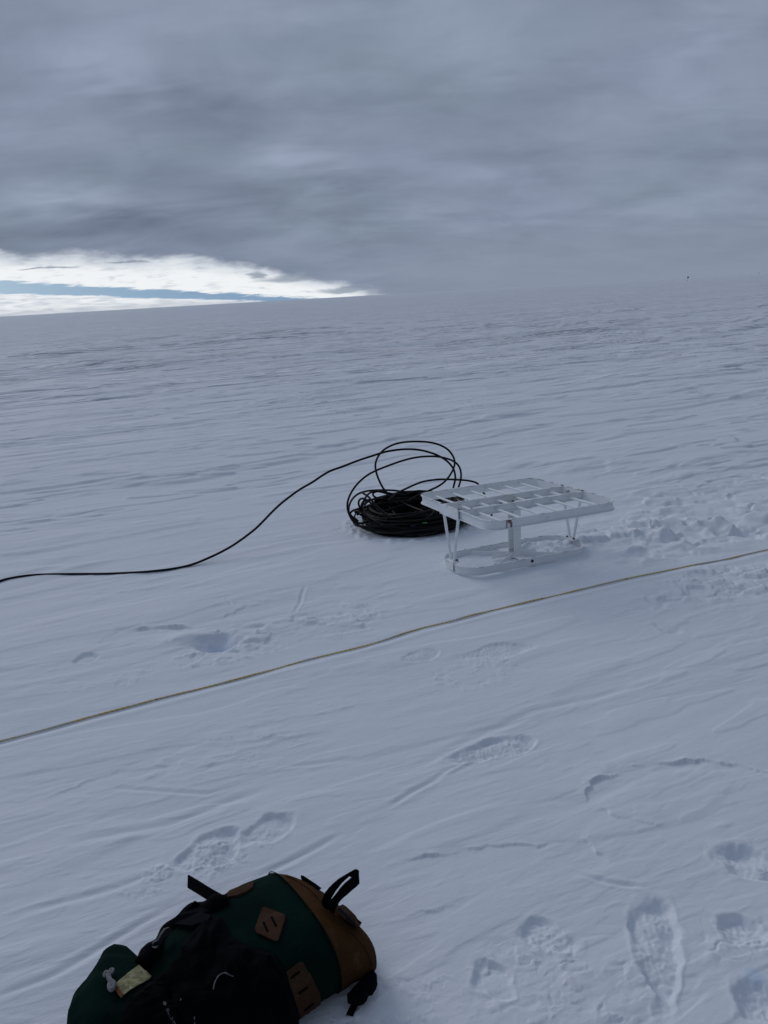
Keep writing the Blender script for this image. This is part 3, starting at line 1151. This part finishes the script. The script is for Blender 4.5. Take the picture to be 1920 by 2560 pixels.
    for (px, py), Y in zip([(780, 1206), (746, 1226), (706, 1256), (680, 1280), (655, 1306), (630, 1329), (578, 1366), (521, 1395)],
                           [4.98, 4.94, 4.88, 4.84, 4.80, 4.75, 4.67, 4.58]):
        pts.append(at_depth(px, py, Y))
    for (px, py) in [(463, 1416), (382, 1428), (278, 1434), (185, 1435), (93, 1437), (35, 1444), (-10, 1456), (-90, 1490), (-220, 1530), (-420, 1560)]:
        p = at(px, py, 0)
        z = hz(p.x, p.y) + .005
        p = at(px, py, z)
        pts.append(p)
    bm = bmesh.new()
    tube(bm, catmull([rel(p) for p in pts], 8), .0075, 9)
    link('cable_end', bm, M_cable, root, smooth=True)
    # bands of tape on the windings
    for nm, m, px, py, dx, dy, Y in (('blue_tape', M_tblue, 1034, 1313, 13, -2, 4.838), ('green_tape', M_tgreen, 1062, 1308.5, 11, -1, 4.835),
                                     ('red_tape', M_tred, 958, 1313, 11, 1, 4.90)):
        bm = bmesh.new()
        a = rel(at_depth(px - dx / 2, py - dy / 2, Y))
        b = rel(at_depth(px + dx / 2, py + dy / 2, Y))
        tube(bm, [a, a.lerp(b, .5), b], .0085, 10)
        o = link(nm, bm, m, root, smooth=False)
    bm = bmesh.new()
    a = rel(at_depth(900, 1316, 4.86)); b = rel(at_depth(1000, 1311, 4.835)); c = rel(at_depth(1120, 1300, 4.86)); d = rel(at_depth(1170, 1280, 5.0))
    tube(bm, catmull([rel(at_depth(880, 1300, 5.0)), a, b, rel(at_depth(1050, 1310.5, 4.83)), c, d], 8), .0065, 8)
    link('loose_loop', bm, M_cable, root, smooth=True)
    return root


build_coil()


# ------------------------------------------------------------------ rope
def rope_nodes(w, p, vec):
    tcx = w.mapping(vec, rot=(0, 0, -.40))
    wv = w.n('ShaderNodeTexWave', wave_type='BANDS', bands_direction='DIAGONAL')
    wv.inputs['Scale'].default_value = 28
    wv.inputs['Distortion'].default_value = .6
    w.l(tcx, wv.inputs['Vector'])
    c = w.mix(wv.outputs['Fac'], (.56, .42, .15), (.76, .60, .27))
    fl = w.noise(vec, 60, 3, .7)
    c = w.mix(w.maprange(fl, .62, .68), c, (.10, .08, .05))
    fr = w.noise(w.mapping(tcx, scale=(1.6, 1.6, 1.6)), 1.4, 4, .7)
    c = w.mix(w.math('MULTIPLY', w.maprange(fr, .50, .58), .62), c, (.60, .61, .60))
    w.l(c, p.inputs['Base Color'])


M_rope = mat('rope', (1, 1, 1), rough=.85, spec=.1, builder=rope_nodes)


def build_rope():
    c = catmull([(x, y, 0) for x, y in ROPE_XY], 26)
    xs = np.array([p.x for p in c])
    ys = np.array([p.y for p in c])
    zs = height(xs, ys)
    # stretched: it bridges hollows
    sm = np.convolve(np.pad(zs, 14, mode='edge'), np.ones(29) / 29, mode='valid')
    rel = np.array([.0022 + .0045 * float(perlin(np.array([i / 22.0]), np.array([.5]), 80)[0]) for i in range(len(c))])
    zr = np.maximum(sm, zs - .002) * .6 + zs * .4 + rel
    bm = bmesh.new()
    # three strands laid together
    for s in range(3):
        P = []
        for i in range(len(c)):
            P.append(Vector((xs[i], ys[i], zr[i])))
        Q = []
        K = 5
        for i in range(len(P) - 1):
            for k in range(K):
                q = P[i].lerp(P[i + 1], k / K)
                dirv = (P[i + 1] - P[i]).normalized()
                nrm = Vector((-dirv.y, dirv.x, 0)).normalized()
                ph = (i * K + k) * 1.05 + s * 2.094
                Q.append(q + (nrm * math.cos(ph) + Vector((0, 0, 1)) * math.sin(ph)) * .0017)
        tube(bm, Q, .0022, 6)
    o = link('rope', bm, M_rope, None, smooth=True)
    o['label'] = 'thin yellow rope, frosted in places, stretched across the snow in front of the white stand'
    o['category'] = 'rope'


build_rope()

# ------------------------------------------------------------------ marker flags
M_flag = mat('flag_cloth', (.004, .004, .005), rough=.95, spec=.0, var=.3)
M_bamboo = mat('bamboo', (.10, .09, .075), rough=.8, var=.3)


def build_flag(px, py, dist_scale, label):
    p = at(px, py, 0)
    b = Vector((p.x * dist_scale, p.y * dist_scale, 0))
    b.z = hz(b.x, b.y)
    root = empty('marker_flag', b, label, 'marker flag', 'marker flags on the horizon')
    bm = bmesh.new()
    tube(bm, [(0, 0, -.3), (.02, 0, .8), (.0, 0, 1.75)], .045, 8)
    link('pole', bm, M_bamboo, root)
    bm = bmesh.new()
    nx, nz = 8, 6
    g = [[bm.verts.new((.01 + .55 * i / nx, .05 * math.sin(i * 1.1), 1.74 - .48 * k / nz - .05 * i / nx)) for i in range(nx + 1)] for k in range(nz + 1)]
    for k in range(nz):
        for i in range(nx):
            bm.faces.new((g[k][i], g[k][i + 1], g[k + 1][i + 1], g[k + 1][i]))
    o = link('flag', bm, M_flag, root, smooth=True)
    s = o.modifiers.new('s', 'SOLIDIFY')
    s.thickness = .01


build_flag(1718, 703.5, 1.0, 'small black flag on a thin pole, the nearer one, by the horizon')
build_flag(1897, 686.5, 1.0, 'tiny distant flag on the horizon at the far right edge, hardly more than a speck')

# ------------------------------------------------------------------ backpack


def canvas(name, c1, c2, wear=None):
    def b(w, p, vec):
        n = w.noise(vec, 7, 5, .6)
        c = w.mix(w.maprange(n, .35, .65), c1, c2)
        if wear:
            n2 = w.noise(vec, 26, 5, .7, .3)
            c = w.mix(w.math('MULTIPLY', w.maprange(n2, .52, .70), .6), c, wear)
        w.l(c, p.inputs['Base Color'])
        h = w.math('ADD', w.math('MULTIPLY', w.noise(vec, 14, 4, .55, .5), .010), w.math('MULTIPLY', w.noise(vec, 500, 2, .5), .0006))
        bp = w.n('ShaderNodeBump')
        bp.inputs['Strength'].default_value = .8
        bp.inputs['Distance'].default_value = 1.0
        w.l(h, bp.inputs['Height'])
        w.l(bp.outputs[0], p.inputs['Normal'])
    return mat(name, (1, 1, 1), rough=.92, spec=.05, builder=b)


M_green = canvas('green_canvas', (.0017, .0128, .0100), (.0013, .0088, .0072))
M_brown = canvas('brown_suede', (.070, .034, .012), (.042, .019, .0075), (.090, .046, .020))
M_patch = canvas('leather_patch', (.062, .033, .020), (.036, .019, .011), (.095, .062, .042))
M_black = canvas('black_webbing', (.0030, .0032, .0042), (.0020, .0022, .0030))
M_jacket = canvas('black_jacket_cloth', (.0020, .0024, .0042), (.0016, .0019, .0030))
M_greyp = mat('grey_buckle', (.040, .042, .052), rough=.45, var=.2)
M_cord = mat('white_cord', (.24, .235, .245), rough=.9, var=.4, vscale=120)
M_silver = mat('zip_metal', (.16, .17, .18), rough=.4, metal=.5, var=.3)
M_logo = mat('logo_print', (.15, .155, .145), rough=.7, var=.2)


def label_nodes(w, p, vec):
    n = w.noise(vec, 70, 5, .7, .4)
    c = w.mix(w.maprange(n, .42, .60), (.30, .29, .16), (.17, .16, .085))
    n2 = w.noise(w.mapping(vec, loc=(3, 3, 3)), 45, 3, .6)
    c = w.mix(w.math('MULTIPLY', w.maprange(n2, .62, .68), .8), c, (.40, .40, .32))
    w.l(c, p.inputs['Base Color'])


M_label = mat('worn_label', (1, 1, 1), rough=.85, spec=.1, builder=label_nodes)
M_orange = mat('orange_tab', (.16, .055, .018), rough=.8, var=.3)

PA = math.radians(35)
PAX = Vector((math.cos(PA), math.sin(PA), 0))
PBX = Vector((-math.sin(PA), math.cos(PA), 0))
PC = Vector((-.257, 1.52, 0))
# u along axis, half width, height, lateral shift, z lift
SECT = [
    (.122, .025, .040, -.085, .035),
    (.117, .060, .070, -.080, .022),
    (.106, .093, .100, -.067, .012),
    (.088, .125, .130, -.045, .005),
    (.062, .148, .157, -.024, .002),
    (.030, .163, .180, -.008, 0),
    (.000, .172, .194, .0, 0),
    (-.08, .176, .203, .0, 0),
    (-.16, .172, .203, .0, 0),
    (-.25, .160, .195, -.004, 0),
    (-.33, .145, .183, -.008, 0),
    (-.40, .135, .172, -.010, 0),
    (-.46, .130, .162, -.010, 0),
    (-.52, .120, .150, -.010, 0),
    (-.60, .100, .120, -.010, 0),
    (-.64, .050, .070, -.010, .01),
]


def sect(u):
    us = [s[0] for s in SECT][::-1]
    return [float(np.interp(u, us, [s[k] for s in SECT][::-1])) for k in range(1, 5)]


def pack_point(u, phi, extra=0.0):
    w_, h_, sh, lf = sect(u)
    c, s = math.cos(phi), math.sin(phi)
    x = math.copysign(abs(c) ** .78, c) * (w_ + extra)
    z = math.copysign(abs(s) ** .80, s) * (h_ / 2 + extra)
    return PC + PAX * u + PBX * (x + sh) + Vector((0, 0, lf + h_ / 2 + z - .012))


def wrinkle(P, amp, sc, seed):
    a = np.array([[p.x, p.y, p.z] for p in P])
    n = perlin(a[:, 0] / sc + a[:, 2] * 7, a[:, 1] / sc - a[:, 2] * 5, seed) + .5 * perlin(a[:, 0] / sc * 2.3 + a[:, 2] * 9, a[:, 1] / sc * 2.1, seed + 1)
    return n * amp


def loft(name, us, m, parent, extra=0, amp=.004, sc=.07, seed=90, cap0=False, cap1=False, nphi=96):
    bm = bmesh.new()
    rows = []
    allp = []
    for u in us:
        rows.append([pack_point(u, 2 * math.pi * k / nphi, extra) for k in range(nphi)])
        allp += rows[-1]
    wr = wrinkle(allp, amp, sc, seed)
    V = []
    i = 0
    for r, u in zip(rows, us):
        c = sum(r, Vector()) / nphi
        row = []
        for p in r:
            dv = (p - c)
            if dv.length > 1e-6:
                p = p + dv.normalized() * float(wr[i])
            row.append(bm.verts.new(p - ROOT_PACK))
            i += 1
        V.append(row)
    for a, b in zip(V[:-1], V[1:]):
        for k in range(nphi):
            bm.faces.new((a[k], a[(k + 1) % nphi], b[(k + 1) % nphi], b[k]))
    if cap0:
        bm.faces.new(V[0][::-1])
    if cap1:
        bm.faces.new(V[-1])
    bmesh.ops.recalc_face_normals(bm, faces=bm.faces)
    return link(name, bm, m, parent, smooth=True)


ROOT_PACK = Vector((PC.x, PC.y, hz(PC.x, PC.y)))


def bvh_of(objs):
    V, Fc = [], []
    for o in objs:
        off = len(V)
        loc = o.parent.location if o.parent else Vector()
        V += [v.co + loc for v in o.data.vertices]
        Fc += [[i + off for i in p.vertices] for p in o.data.polygons]
    return BVHTree.FromPolygons(V, Fc)


def patch(name, poly, m, parent, bvh, off=.002, thick=.003, cuts=6, bulge=None, holes=None, root=None, smooth=True):
    """a piece of material laid on the pack: every vertex is dropped on the pack surface"""
    bm = bmesh.new()
    f = bm.faces.new([bm.verts.new((x, y, 0)) for x, y in poly])
    bmesh.ops.triangulate(bm, faces=[f])
    for _ in range(2):
        bmesh.ops.subdivide_edges(bm, edges=bm.edges, cuts=cuts, use_grid_fill=True)
        cuts = 2
    V = list(bm.verts)
    pts = []
    last = None
    for v in V:
        r = ray(v.co.x, v.co.y)
        hit, n, i, d = bvh.ray_cast(CAM, r)
        if hit is None or (n.dot(r) > 0 and False):
            q = CAM + r * 2.15
            hit, n, i, d = bvh.find_nearest(q)
        if n.dot(r) > 0:
            n = -n
        pts.append((v, hit, n))
    for v, hit, n in pts:
        e = off + (bulge(v.co.x, v.co.y) if bulge else 0)
        v.co = hit + n * e - ROOT_PACK
    bmesh.ops.recalc_face_normals(bm, faces=bm.faces)
    o = link(name, bm, m, parent, smooth=smooth)
    s = o.modifiers.new('solid', 'SOLIDIFY')
    s.thickness = thick
    s.offset = 0
    return o


def surf(bvh, px, py, off=0.0):
    r = ray(px, py)
    hit, n, i, d = bvh.ray_cast(CAM, r)
    if hit is None:
        hit, n, i, d = bvh.find_nearest(CAM + r * 2.15)
    if n.dot(r) > 0:
        n = -n
    return hit + n * off, n


def ribbon(bm, P, side, wd, th):
    """flat webbing: P centre points, side = function(i)->unit vector across"""
    rows = []
    n = len(P)
    for i in range(n):
        T = (P[min(n - 1, i + 1)] - P[max(0, i - 1)]).normalized()
        s = side(i / (n - 1))
        s = (s - T * s.dot(T)).normalized()
        k = T.cross(s)
        rows.append([bm.verts.new(P[i] + s * a * wd / 2 + k * b * th / 2) for a, b in ((-1, -1), (1, -1), (1, 1), (-1, 1))])
    for a, b in zip(rows[:-1], rows[1:]):
        for j in range(4):
            bm.faces.new((a[j], a[(j + 1) % 4], b[(j + 1) % 4], b[j]))
    bm.faces.new(rows[0][::-1])
    bm.faces.new(rows[-1])


def build_pack():
    root = empty('backpack', ROOT_PACK, 'dark green backpack with brown suede base and leather patches, lying on the snow', 'backpack')
    body = loft('body', list(np.linspace(.004, -.50, 40)), M_green, root, amp=.0035)
    base = loft('base_panel', list(np.linspace(.1215, .0, 30)), M_brown, root, extra=.003, amp=.0045, sc=.06, seed=95, cap0=True)
    # seam roll between the suede and the canvas
    bm = bmesh.new()
    ring = [pack_point(.001, 2 * math.pi * k / 80, .0045) - ROOT_PACK for k in range(81)]
    tube(bm, ring, .0013, 6)
    link('seam', bm, M_green, root, smooth=True)
    return root, body, base


pack, pbody, pbase = build_pack()
# lid pouch at the head of the pack: a puffier cap
def build_lid():
    bm = bmesh.new()
    nphi = 84
    V = []
    # along axis, half width, height, shift, centre height
    T = [(-.350, .090, .110, .010, .085), (-.356, .130, .150, .012, .090), (-.368, .152, .175, .016, .096), (-.390, .166, .192, .020, .100), (-.415, .166, .196, .018, .100),
         (-.440, .152, .188, .014, .098), (-.470, .136, .180, .004, .094), (-.500, .116, .165, -.004, .088), (-.520, .096, .145, -.010, .084), (-.533, .066, .110, -.014, .080), (-.540, .030, .060, -.014, .078)]
    us = np.array([q[0] for q in T])[::-1]
    nu = 44
    for i in range(nu):
        u = -.350 - .190 * i / (nu - 1)
        w_, h_, sh, zc = [float(np.interp(u, us, np.array([q[k] for q in T])[::-1])) for k in (1, 2, 3, 4)]
        row = []
        t = i / (nu - 1)
        edge = math.sin(math.pi * t) ** .5 if 0 < t < 1 else 0
        for k in range(nphi):
            a = 2 * math.pi * k / nphi
            c, s_ = math.cos(a), math.sin(a)
            fold = edge * (.005 * math.sin(3 * a + 6 * t) + .005 * math.sin(5 * a - 11 * t + 1) * (.4 + .6 * t) + .0022 * math.sin(13 * a + 17 * t))
            p = PC + PAX * u + PBX * (math.copysign(abs(c) ** .8, c) * (w_ + fold) + sh) + Vector((0, 0, max(-.012, zc + math.copysign(abs(s_) ** .8, s_) * (h_ / 2 + fold))))
            row.append(bm.verts.new(p - ROOT_PACK))
        V.append(row)
    for a, b in zip(V[:-1], V[1:]):
        for k in range(nphi):
            bm.faces.new((a[k], a[(k + 1) % nphi], b[(k + 1) % nphi], b[k]))
    bm.faces.new(V[0][::-1])
    bm.faces.new(V[-1])
    bmesh.ops.recalc_face_normals(bm, faces=bm.faces)
    return link('lid', bm, M_green, pack, smooth=True)


plid = build_lid()
BV = bvh_of([pbody, pbase, plid])


def dress_pack():
    # stitched ridge between the top and end panels of the suede base
    bm = bmesh.new()
    R_ = [surf(BV, a, b, .001)[0] - ROOT_PACK for a, b in ((716, 2192), (735, 2199), (755, 2211), (776, 2226), (802, 2253), (828, 2281), (848, 2297), (869, 2318), (887, 2339), (907, 2362), (922, 2388), (930, 2412))]
    tube(bm, catmull(R_, 5), .0028, 7)
    link('stitched_seam', bm, M_brown, pack, smooth=True)
    # leather lash patch with two slots
    P2 = [(656, 2274), (665, 2274), (711, 2291), (713, 2300), (697, 2353), (690, 2357), (642, 2336), (637, 2327)]
    o = patch('leather_patch', P2, M_patch, pack, BV, off=.004, thick=.004)
    o['label'] = 'diamond leather patch with two slots'
    for a, b in (((659, 2310), (669, 2334)), ((679, 2297), (691, 2321))):
        dx, dy = b[0] - a[0], b[1] - a[1]
        L = math.hypot(dx, dy)
        nx, ny = -dy / L * 2.6, dx / L * 2.6
        patch('slot', [(a[0] + nx, a[1] + ny), (b[0] + nx, b[1] + ny), (b[0] - nx, b[1] - ny), (a[0] - nx, a[1] - ny)], M_black, o, BV, off=.0066, thick=.001, cuts=2)
    P3 = [(713, 2432), (748, 2406), (756, 2408), (776, 2440), (796, 2478), (800, 2520), (801, 2550), (792, 2580), (762, 2620), (748, 2550), (735, 2510), (722, 2470)]
    o = patch('leather_patch', P3, M_patch, pack, BV, off=.004, thick=.004)
    o['label'] = 'long leather patch with a row of slots'
    for a, b in (((725, 2445), (748, 2429)), ((743, 2481), (766, 2464)), ((758, 2521), (780, 2503)), ((765, 2553), (785, 2535))):
        dx, dy = b[0] - a[0], b[1] - a[1]
        L = math.hypot(dx, dy)
        nx, ny = -dy / L * 2.4, dx / L * 2.4
        patch('slot', [(a[0] + nx, a[1] + ny), (b[0] + nx, b[1] + ny), (b[0] - nx, b[1] - ny), (a[0] - nx, a[1] - ny)], M_black, o, BV, off=.0066, thick=.001, cuts=2)
    # patch curling over the far edge, seen nearly edge-on
    def slab(name, quad, m, lift, th=.006, smooth=False):
        bm = bmesh.new()
        pts = []
        for (px, py), Y in quad:
            pts.append(at_depth(px, py, Y) - ROOT_PACK)
        f = bm.faces.new([bm.verts.new(p) for p in pts])
        bmesh.ops.triangulate(bm, faces=[f])
        o = link(name, bm, m, pack)
        s = o.modifiers.new('solid', 'SOLIDIFY')
        s.thickness = th
        s.offset = 0
        return o

    def yd(px, py, back=.0):
        r = ray(px, py)
        hit, n, i, d = BV.ray_cast(CAM, r)
        if hit is None:
            q = CAM + r * 2.15
            for _ in range(8):
                hit, n, i, d = BV.find_nearest(q)
                q = CAM + r * ((hit - CAM).dot(r))
            return q.y + back
        return hit.y + back

    q = [(560, 2243), (575, 2228), (600, 2218), (625, 2208), (636, 2206), (632, 2219), (618, 2230), (595, 2240), (562, 2246)]
    slab('leather_patch', [(p, yd(*p) - .004) for p in q], M_patch, 0)
    q = [(837, 2271), (856, 2263), (865, 2269), (886, 2289), (903, 2307), (901, 2313), (895, 2316), (880, 2306), (862, 2294), (848, 2280)]
    slab('leather_patch', [(p, yd(*p) - .034) for p in q], M_patch, 0, th=.005)
    q = [(844, 2272), (849, 2271), (870, 2290), (893, 2309), (891, 2313), (868, 2296)]
    slab('slot', [(p, yd(*p) - .040) for p in q], M_black, 0, th=.002)
    q = [(752, 2189), (758, 2190), (790, 2212), (802, 2222), (797, 2225), (770, 2208), (754, 2198)]
    slab('side_tab', [(p, yd(*p) - .012) for p in q], M_black, 0, th=.005)
    # haul loop of folded webbing standing up from the suede base
    Y0 = yd(828, 2272)
    def lean(p, k=0.0):
        return Y0 - .012 + .018 * (2275 - p[1]) / 100 - k
    q = [(804, 2252), (811, 2234), (821, 2221), (833, 2209), (846, 2198), (859, 2190), (874, 2181), (887, 2174), (893, 2174), (898, 2178), (897, 2192), (880, 2193), (873, 2190), (855, 2207), (838, 2229), (828, 2246),
         (823, 2262), (822, 2275), (812, 2270), (805, 2262)]
    slab('haul_loop', [(p, lean(p)) for p in q], M_black, 0, th=.0035)
    q = [(880, 2193), (888, 2182), (897, 2179), (899, 2208), (890, 2217), (880, 2225), (869, 2235), (859, 2243), (851, 2251), (846, 2259), (840, 2270), (837, 2282), (829, 2280), (822, 2272), (822, 2262),
         (827, 2250), (840, 2235), (850, 2221), (862, 2208), (872, 2200)]
    slab('haul_loop', [(p, lean(p, .012)) for p in q], M_black, 0, th=.0035)
    # strap end sticking out over the snow
    bm = bmesh.new()
    P = [at(470, 2203, .045), at(500, 2221, .055), at(530, 2240, .065), at(562, 2258, .075)]
    P = catmull([p - ROOT_PACK for p in P], 5)
    ribbon(bm, P, lambda t: Vector((-.35, .60, .55)), .034, .003)
    link('strap_end', bm, M_black, pack)
    # padded shoulder strap and harness bunched along the far edge
    bm = bmesh.new()
    px_ = [(352, 2412), (385, 2378), (420, 2338), (455, 2300), (500, 2276), (540, 2262), (570, 2252)]
    P = catmull([at_depth(a, b, yd(a, b) - .006) - ROOT_PACK for a, b in px_], 6)
    tube(bm, P, lambda t: .016 + .009 * math.sin(t * 13) ** 2, 12)
    link('harness', bm, M_black, pack, smooth=True)
    q = [(455, 2302), (466, 2282), (480, 2258), (488, 2252), (500, 2266), (512, 2284), (500, 2300), (475, 2310)]
    slab('flap', [(p, yd(*p) - .012) for p in q], M_black, 0, th=.008)
    q = [(500, 2284), (510, 2264), (530, 2256), (548, 2262), (520, 2284)]
    slab('flap', [(p, yd(*p) - .006) for p in q], M_black, 0, th=.010)
    q = [(436, 2312), (446, 2290), (460, 2282), (500, 2284), (530, 2292), (520, 2306), (480, 2318)]
    slab('flap', [(p, yd(*p) - .020) for p in q], M_greyb, 0, th=.010)
    # side-release buckle
    bm = bmesh.new()
    q = [(374, 2364), (380, 2355), (390, 2350), (398, 2336), (408, 2322), (418, 2318), (426, 2324), (420, 2334), (404, 2346), (394, 2360), (385, 2370)]
    f = bm.faces.new([bm.verts.new(at_depth(a, b, yd(a, b) - .052) - ROOT_PACK) for a, b in q])
    o = link('buckle', bm, M_greyp, pack)
    s = o.modifiers.new('solid', 'SOLIDIFY')
    s.thickness = .009
    # worn cream label with an orange corner and white cord knot
    o = patch('fabric_label', [(290, 2464), (345, 2418), (374, 2446), (368, 2456), (345, 2468), (325, 2480), (312, 2491), (300, 2478)], M_label, pack, BV, off=.005, thick=.002)
    patch('orange_tab', [(288, 2476), (296, 2470), (314, 2490), (307, 2500)], M_orange, o, BV, off=.0065, thick=.002, cuts=3)
    bm = bmesh.new()
    def kn(pp, r):
        P = [surf(BV, a, b, .012)[0] - ROOT_PACK for a, b in pp]
        tube(bm, catmull(P, 6), r, 8)
    kn([(272, 2446), (265, 2451), (263, 2445), (268, 2441), (276, 2446), (283, 2442), (284, 2437), (277, 2438), (275, 2447)], .0032)
    kn([(270, 2448), (276, 2458), (282, 2465), (290, 2470)], .0042)
    kn([(276, 2447), (279, 2457), (285, 2464)], .0035)
    kn([(279, 2466), (287, 2462), (291, 2470), (285, 2482), (278, 2478), (279, 2468), (288, 2470)], .0048)
    link('cord_knot', bm, M_cord, pack, smooth=True)
    # hip padding and strap end at the foot of the base, on the near side
    q = [(866, 2498), (900, 2462), (933, 2432), (944, 2448), (940, 2462), (930, 2478), (921, 2479), (916, 2492), (908, 2500), (899, 2504), (884, 2503)]
    bm = bmesh.new()
    f = bm.faces.new([bm.verts.new(at(a, b, .035) - ROOT_PACK) for a, b in q])
    o = link('hip_pad', bm, M_black, pack)
    sd = o.modifiers.new('solid', 'SOLIDIFY')
    sd.thickness = .030
    sd.offset = 0
    bv = o.modifiers.new('b', 'BEVEL')
    bv.width = .006
    bv.segments = 3
    bm = bmesh.new()
    P = [at_depth(a, b, Y) - ROOT_PACK for (a, b), Y in (((895, 2490), 1.40), ((890, 2506), 1.385), ((881, 2522), 1.37), ((874, 2538), 1.355))]
    ribbon(bm, catmull(P, 5), lambda t: Vector((1, .2, .1)), .016, .003)
    link('strap_end', bm, M_black, pack)


M_greyb = canvas('faded_black_cloth', (.0065, .0072, .010), (.0045, .005, .007))
dress_pack()

# ------------------------------------------------------------------ jacket on the pack


def build_jacket():
    jp = [(262, 2640), (300, 2560), (322, 2502), (350, 2478), (385, 2450), (412, 2436), (440, 2402), (462, 2360), (495, 2322), (525, 2300), (556, 2299), (566, 2316), (578, 2345),
          (612, 2366), (650, 2376), (690, 2392), (712, 2425), (724, 2470), (738, 2512), (752, 2560), (772, 2640)]
    rng = np.random.RandomState(4)

    def inside_dist(x, y):
        best = 1e9
        for (x0, y0), (x1, y1) in zip(jp, jp[1:] + jp[:1]):
            vx, vy = x1 - x0, y1 - y0
            t = max(0, min(1, ((x - x0) * vx + (y - y0) * vy) / (vx * vx + vy * vy)))
            best = min(best, math.hypot(x - x0 - t * vx, y - y0 - t * vy))
        return best

    def bulge(x, y):
        d = inside_dist(x, y)
        k = min(1, d / 22)
        k = k * k * (3 - 2 * k)
        n = float(perlin(np.array([x / 46 + y / 90]), np.array([y / 60 - x / 200]), 101)[0])
        n2 = float(perlin(np.array([x / 17]), np.array([y / 40 + x / 50]), 102)[0])
        return k * (.018 + .020 * n + .009 * n2 + .007 * abs(n2))
    o = patch('jacket', jp, M_jacket, None, BV, off=.005, thick=.004, cuts=9, bulge=bulge)
    o.location = ROOT_PACK
    o['label'] = 'crumpled black jacket with a small silver logo, draped over the middle of the green backpack'
    o['category'] = 'jacket'
    bj = bvh_of([o])
    # BVH of the jacket in world space
    V = [v.co + ROOT_PACK for v in o.data.vertices]
    bj = BVHTree.FromPolygons(V, [list(p.vertices) for p in o.data.polygons])
    # logo: little square mark and lettering
    a, n = surf(bj, 413, 2520, .004)
    b, n2 = surf(bj, 431, 2562, .004)
    nn = (n + n2).normalized()
    X = (b - a).normalized()
    nn = (nn - X * nn.dot(X)).normalized()
    Yv = nn.cross(X)
    c, _ = surf(bj, 422, 2540, 0)
    lift = max(0, max((surf(bj, 413 + 18 * k / 6, 2520 + 42 * k / 6)[0] - a).dot(nn) for k in range(7))) + .001
    org = a + nn * lift - Yv * .003 - ROOT_PACK
    M = Matrix((X, Yv, nn)).transposed().to_4x4()
    M.translation = org + X * .004
    t = text_mesh('logo_lettering', 'GORE-TEX', .0088, M, M_logo, o)
    bm = bmesh.new()
    Md = Matrix((X, Yv, nn)).transposed().to_4x4()
    Md.translation = org - X * .006 + Yv * .003
    bmesh.ops.create_cube(bm, size=1, matrix=Md @ Matrix.Rotation(math.pi / 4, 4, 'Z') @ Matrix.Diagonal((.0065, .0065, .001, 1)))
    link('logo_mark', bm, M_logo, o)
    # zip pull arc
    bm = bmesh.new()
    P = [surf(bj, x, y, .003)[0] - ROOT_PACK for x, y in ((534, 2476), (537, 2458), (546, 2443), (560, 2434), (570, 2433), (578, 2438), (585, 2444))]
    tube(bm, catmull(P, 6), lambda t: .0016 if t < .75 else .0011, 6)
    link('zip_cord', bm, M_silver, o, smooth=True)
    for pp in (((451, 2502), (455, 2496)), ((484, 2545), (484, 2560))):
        bm = bmesh.new()
        P = [surf(bj, x, y, .003)[0] - ROOT_PACK for x, y in pp]
        tube(bm, [P[0], P[0].lerp(P[1], .5), P[1]], .0013, 6)
        link('zip_pull', bm, M_silver, o)


build_jacket()
S.cycles.max_bounces = 6
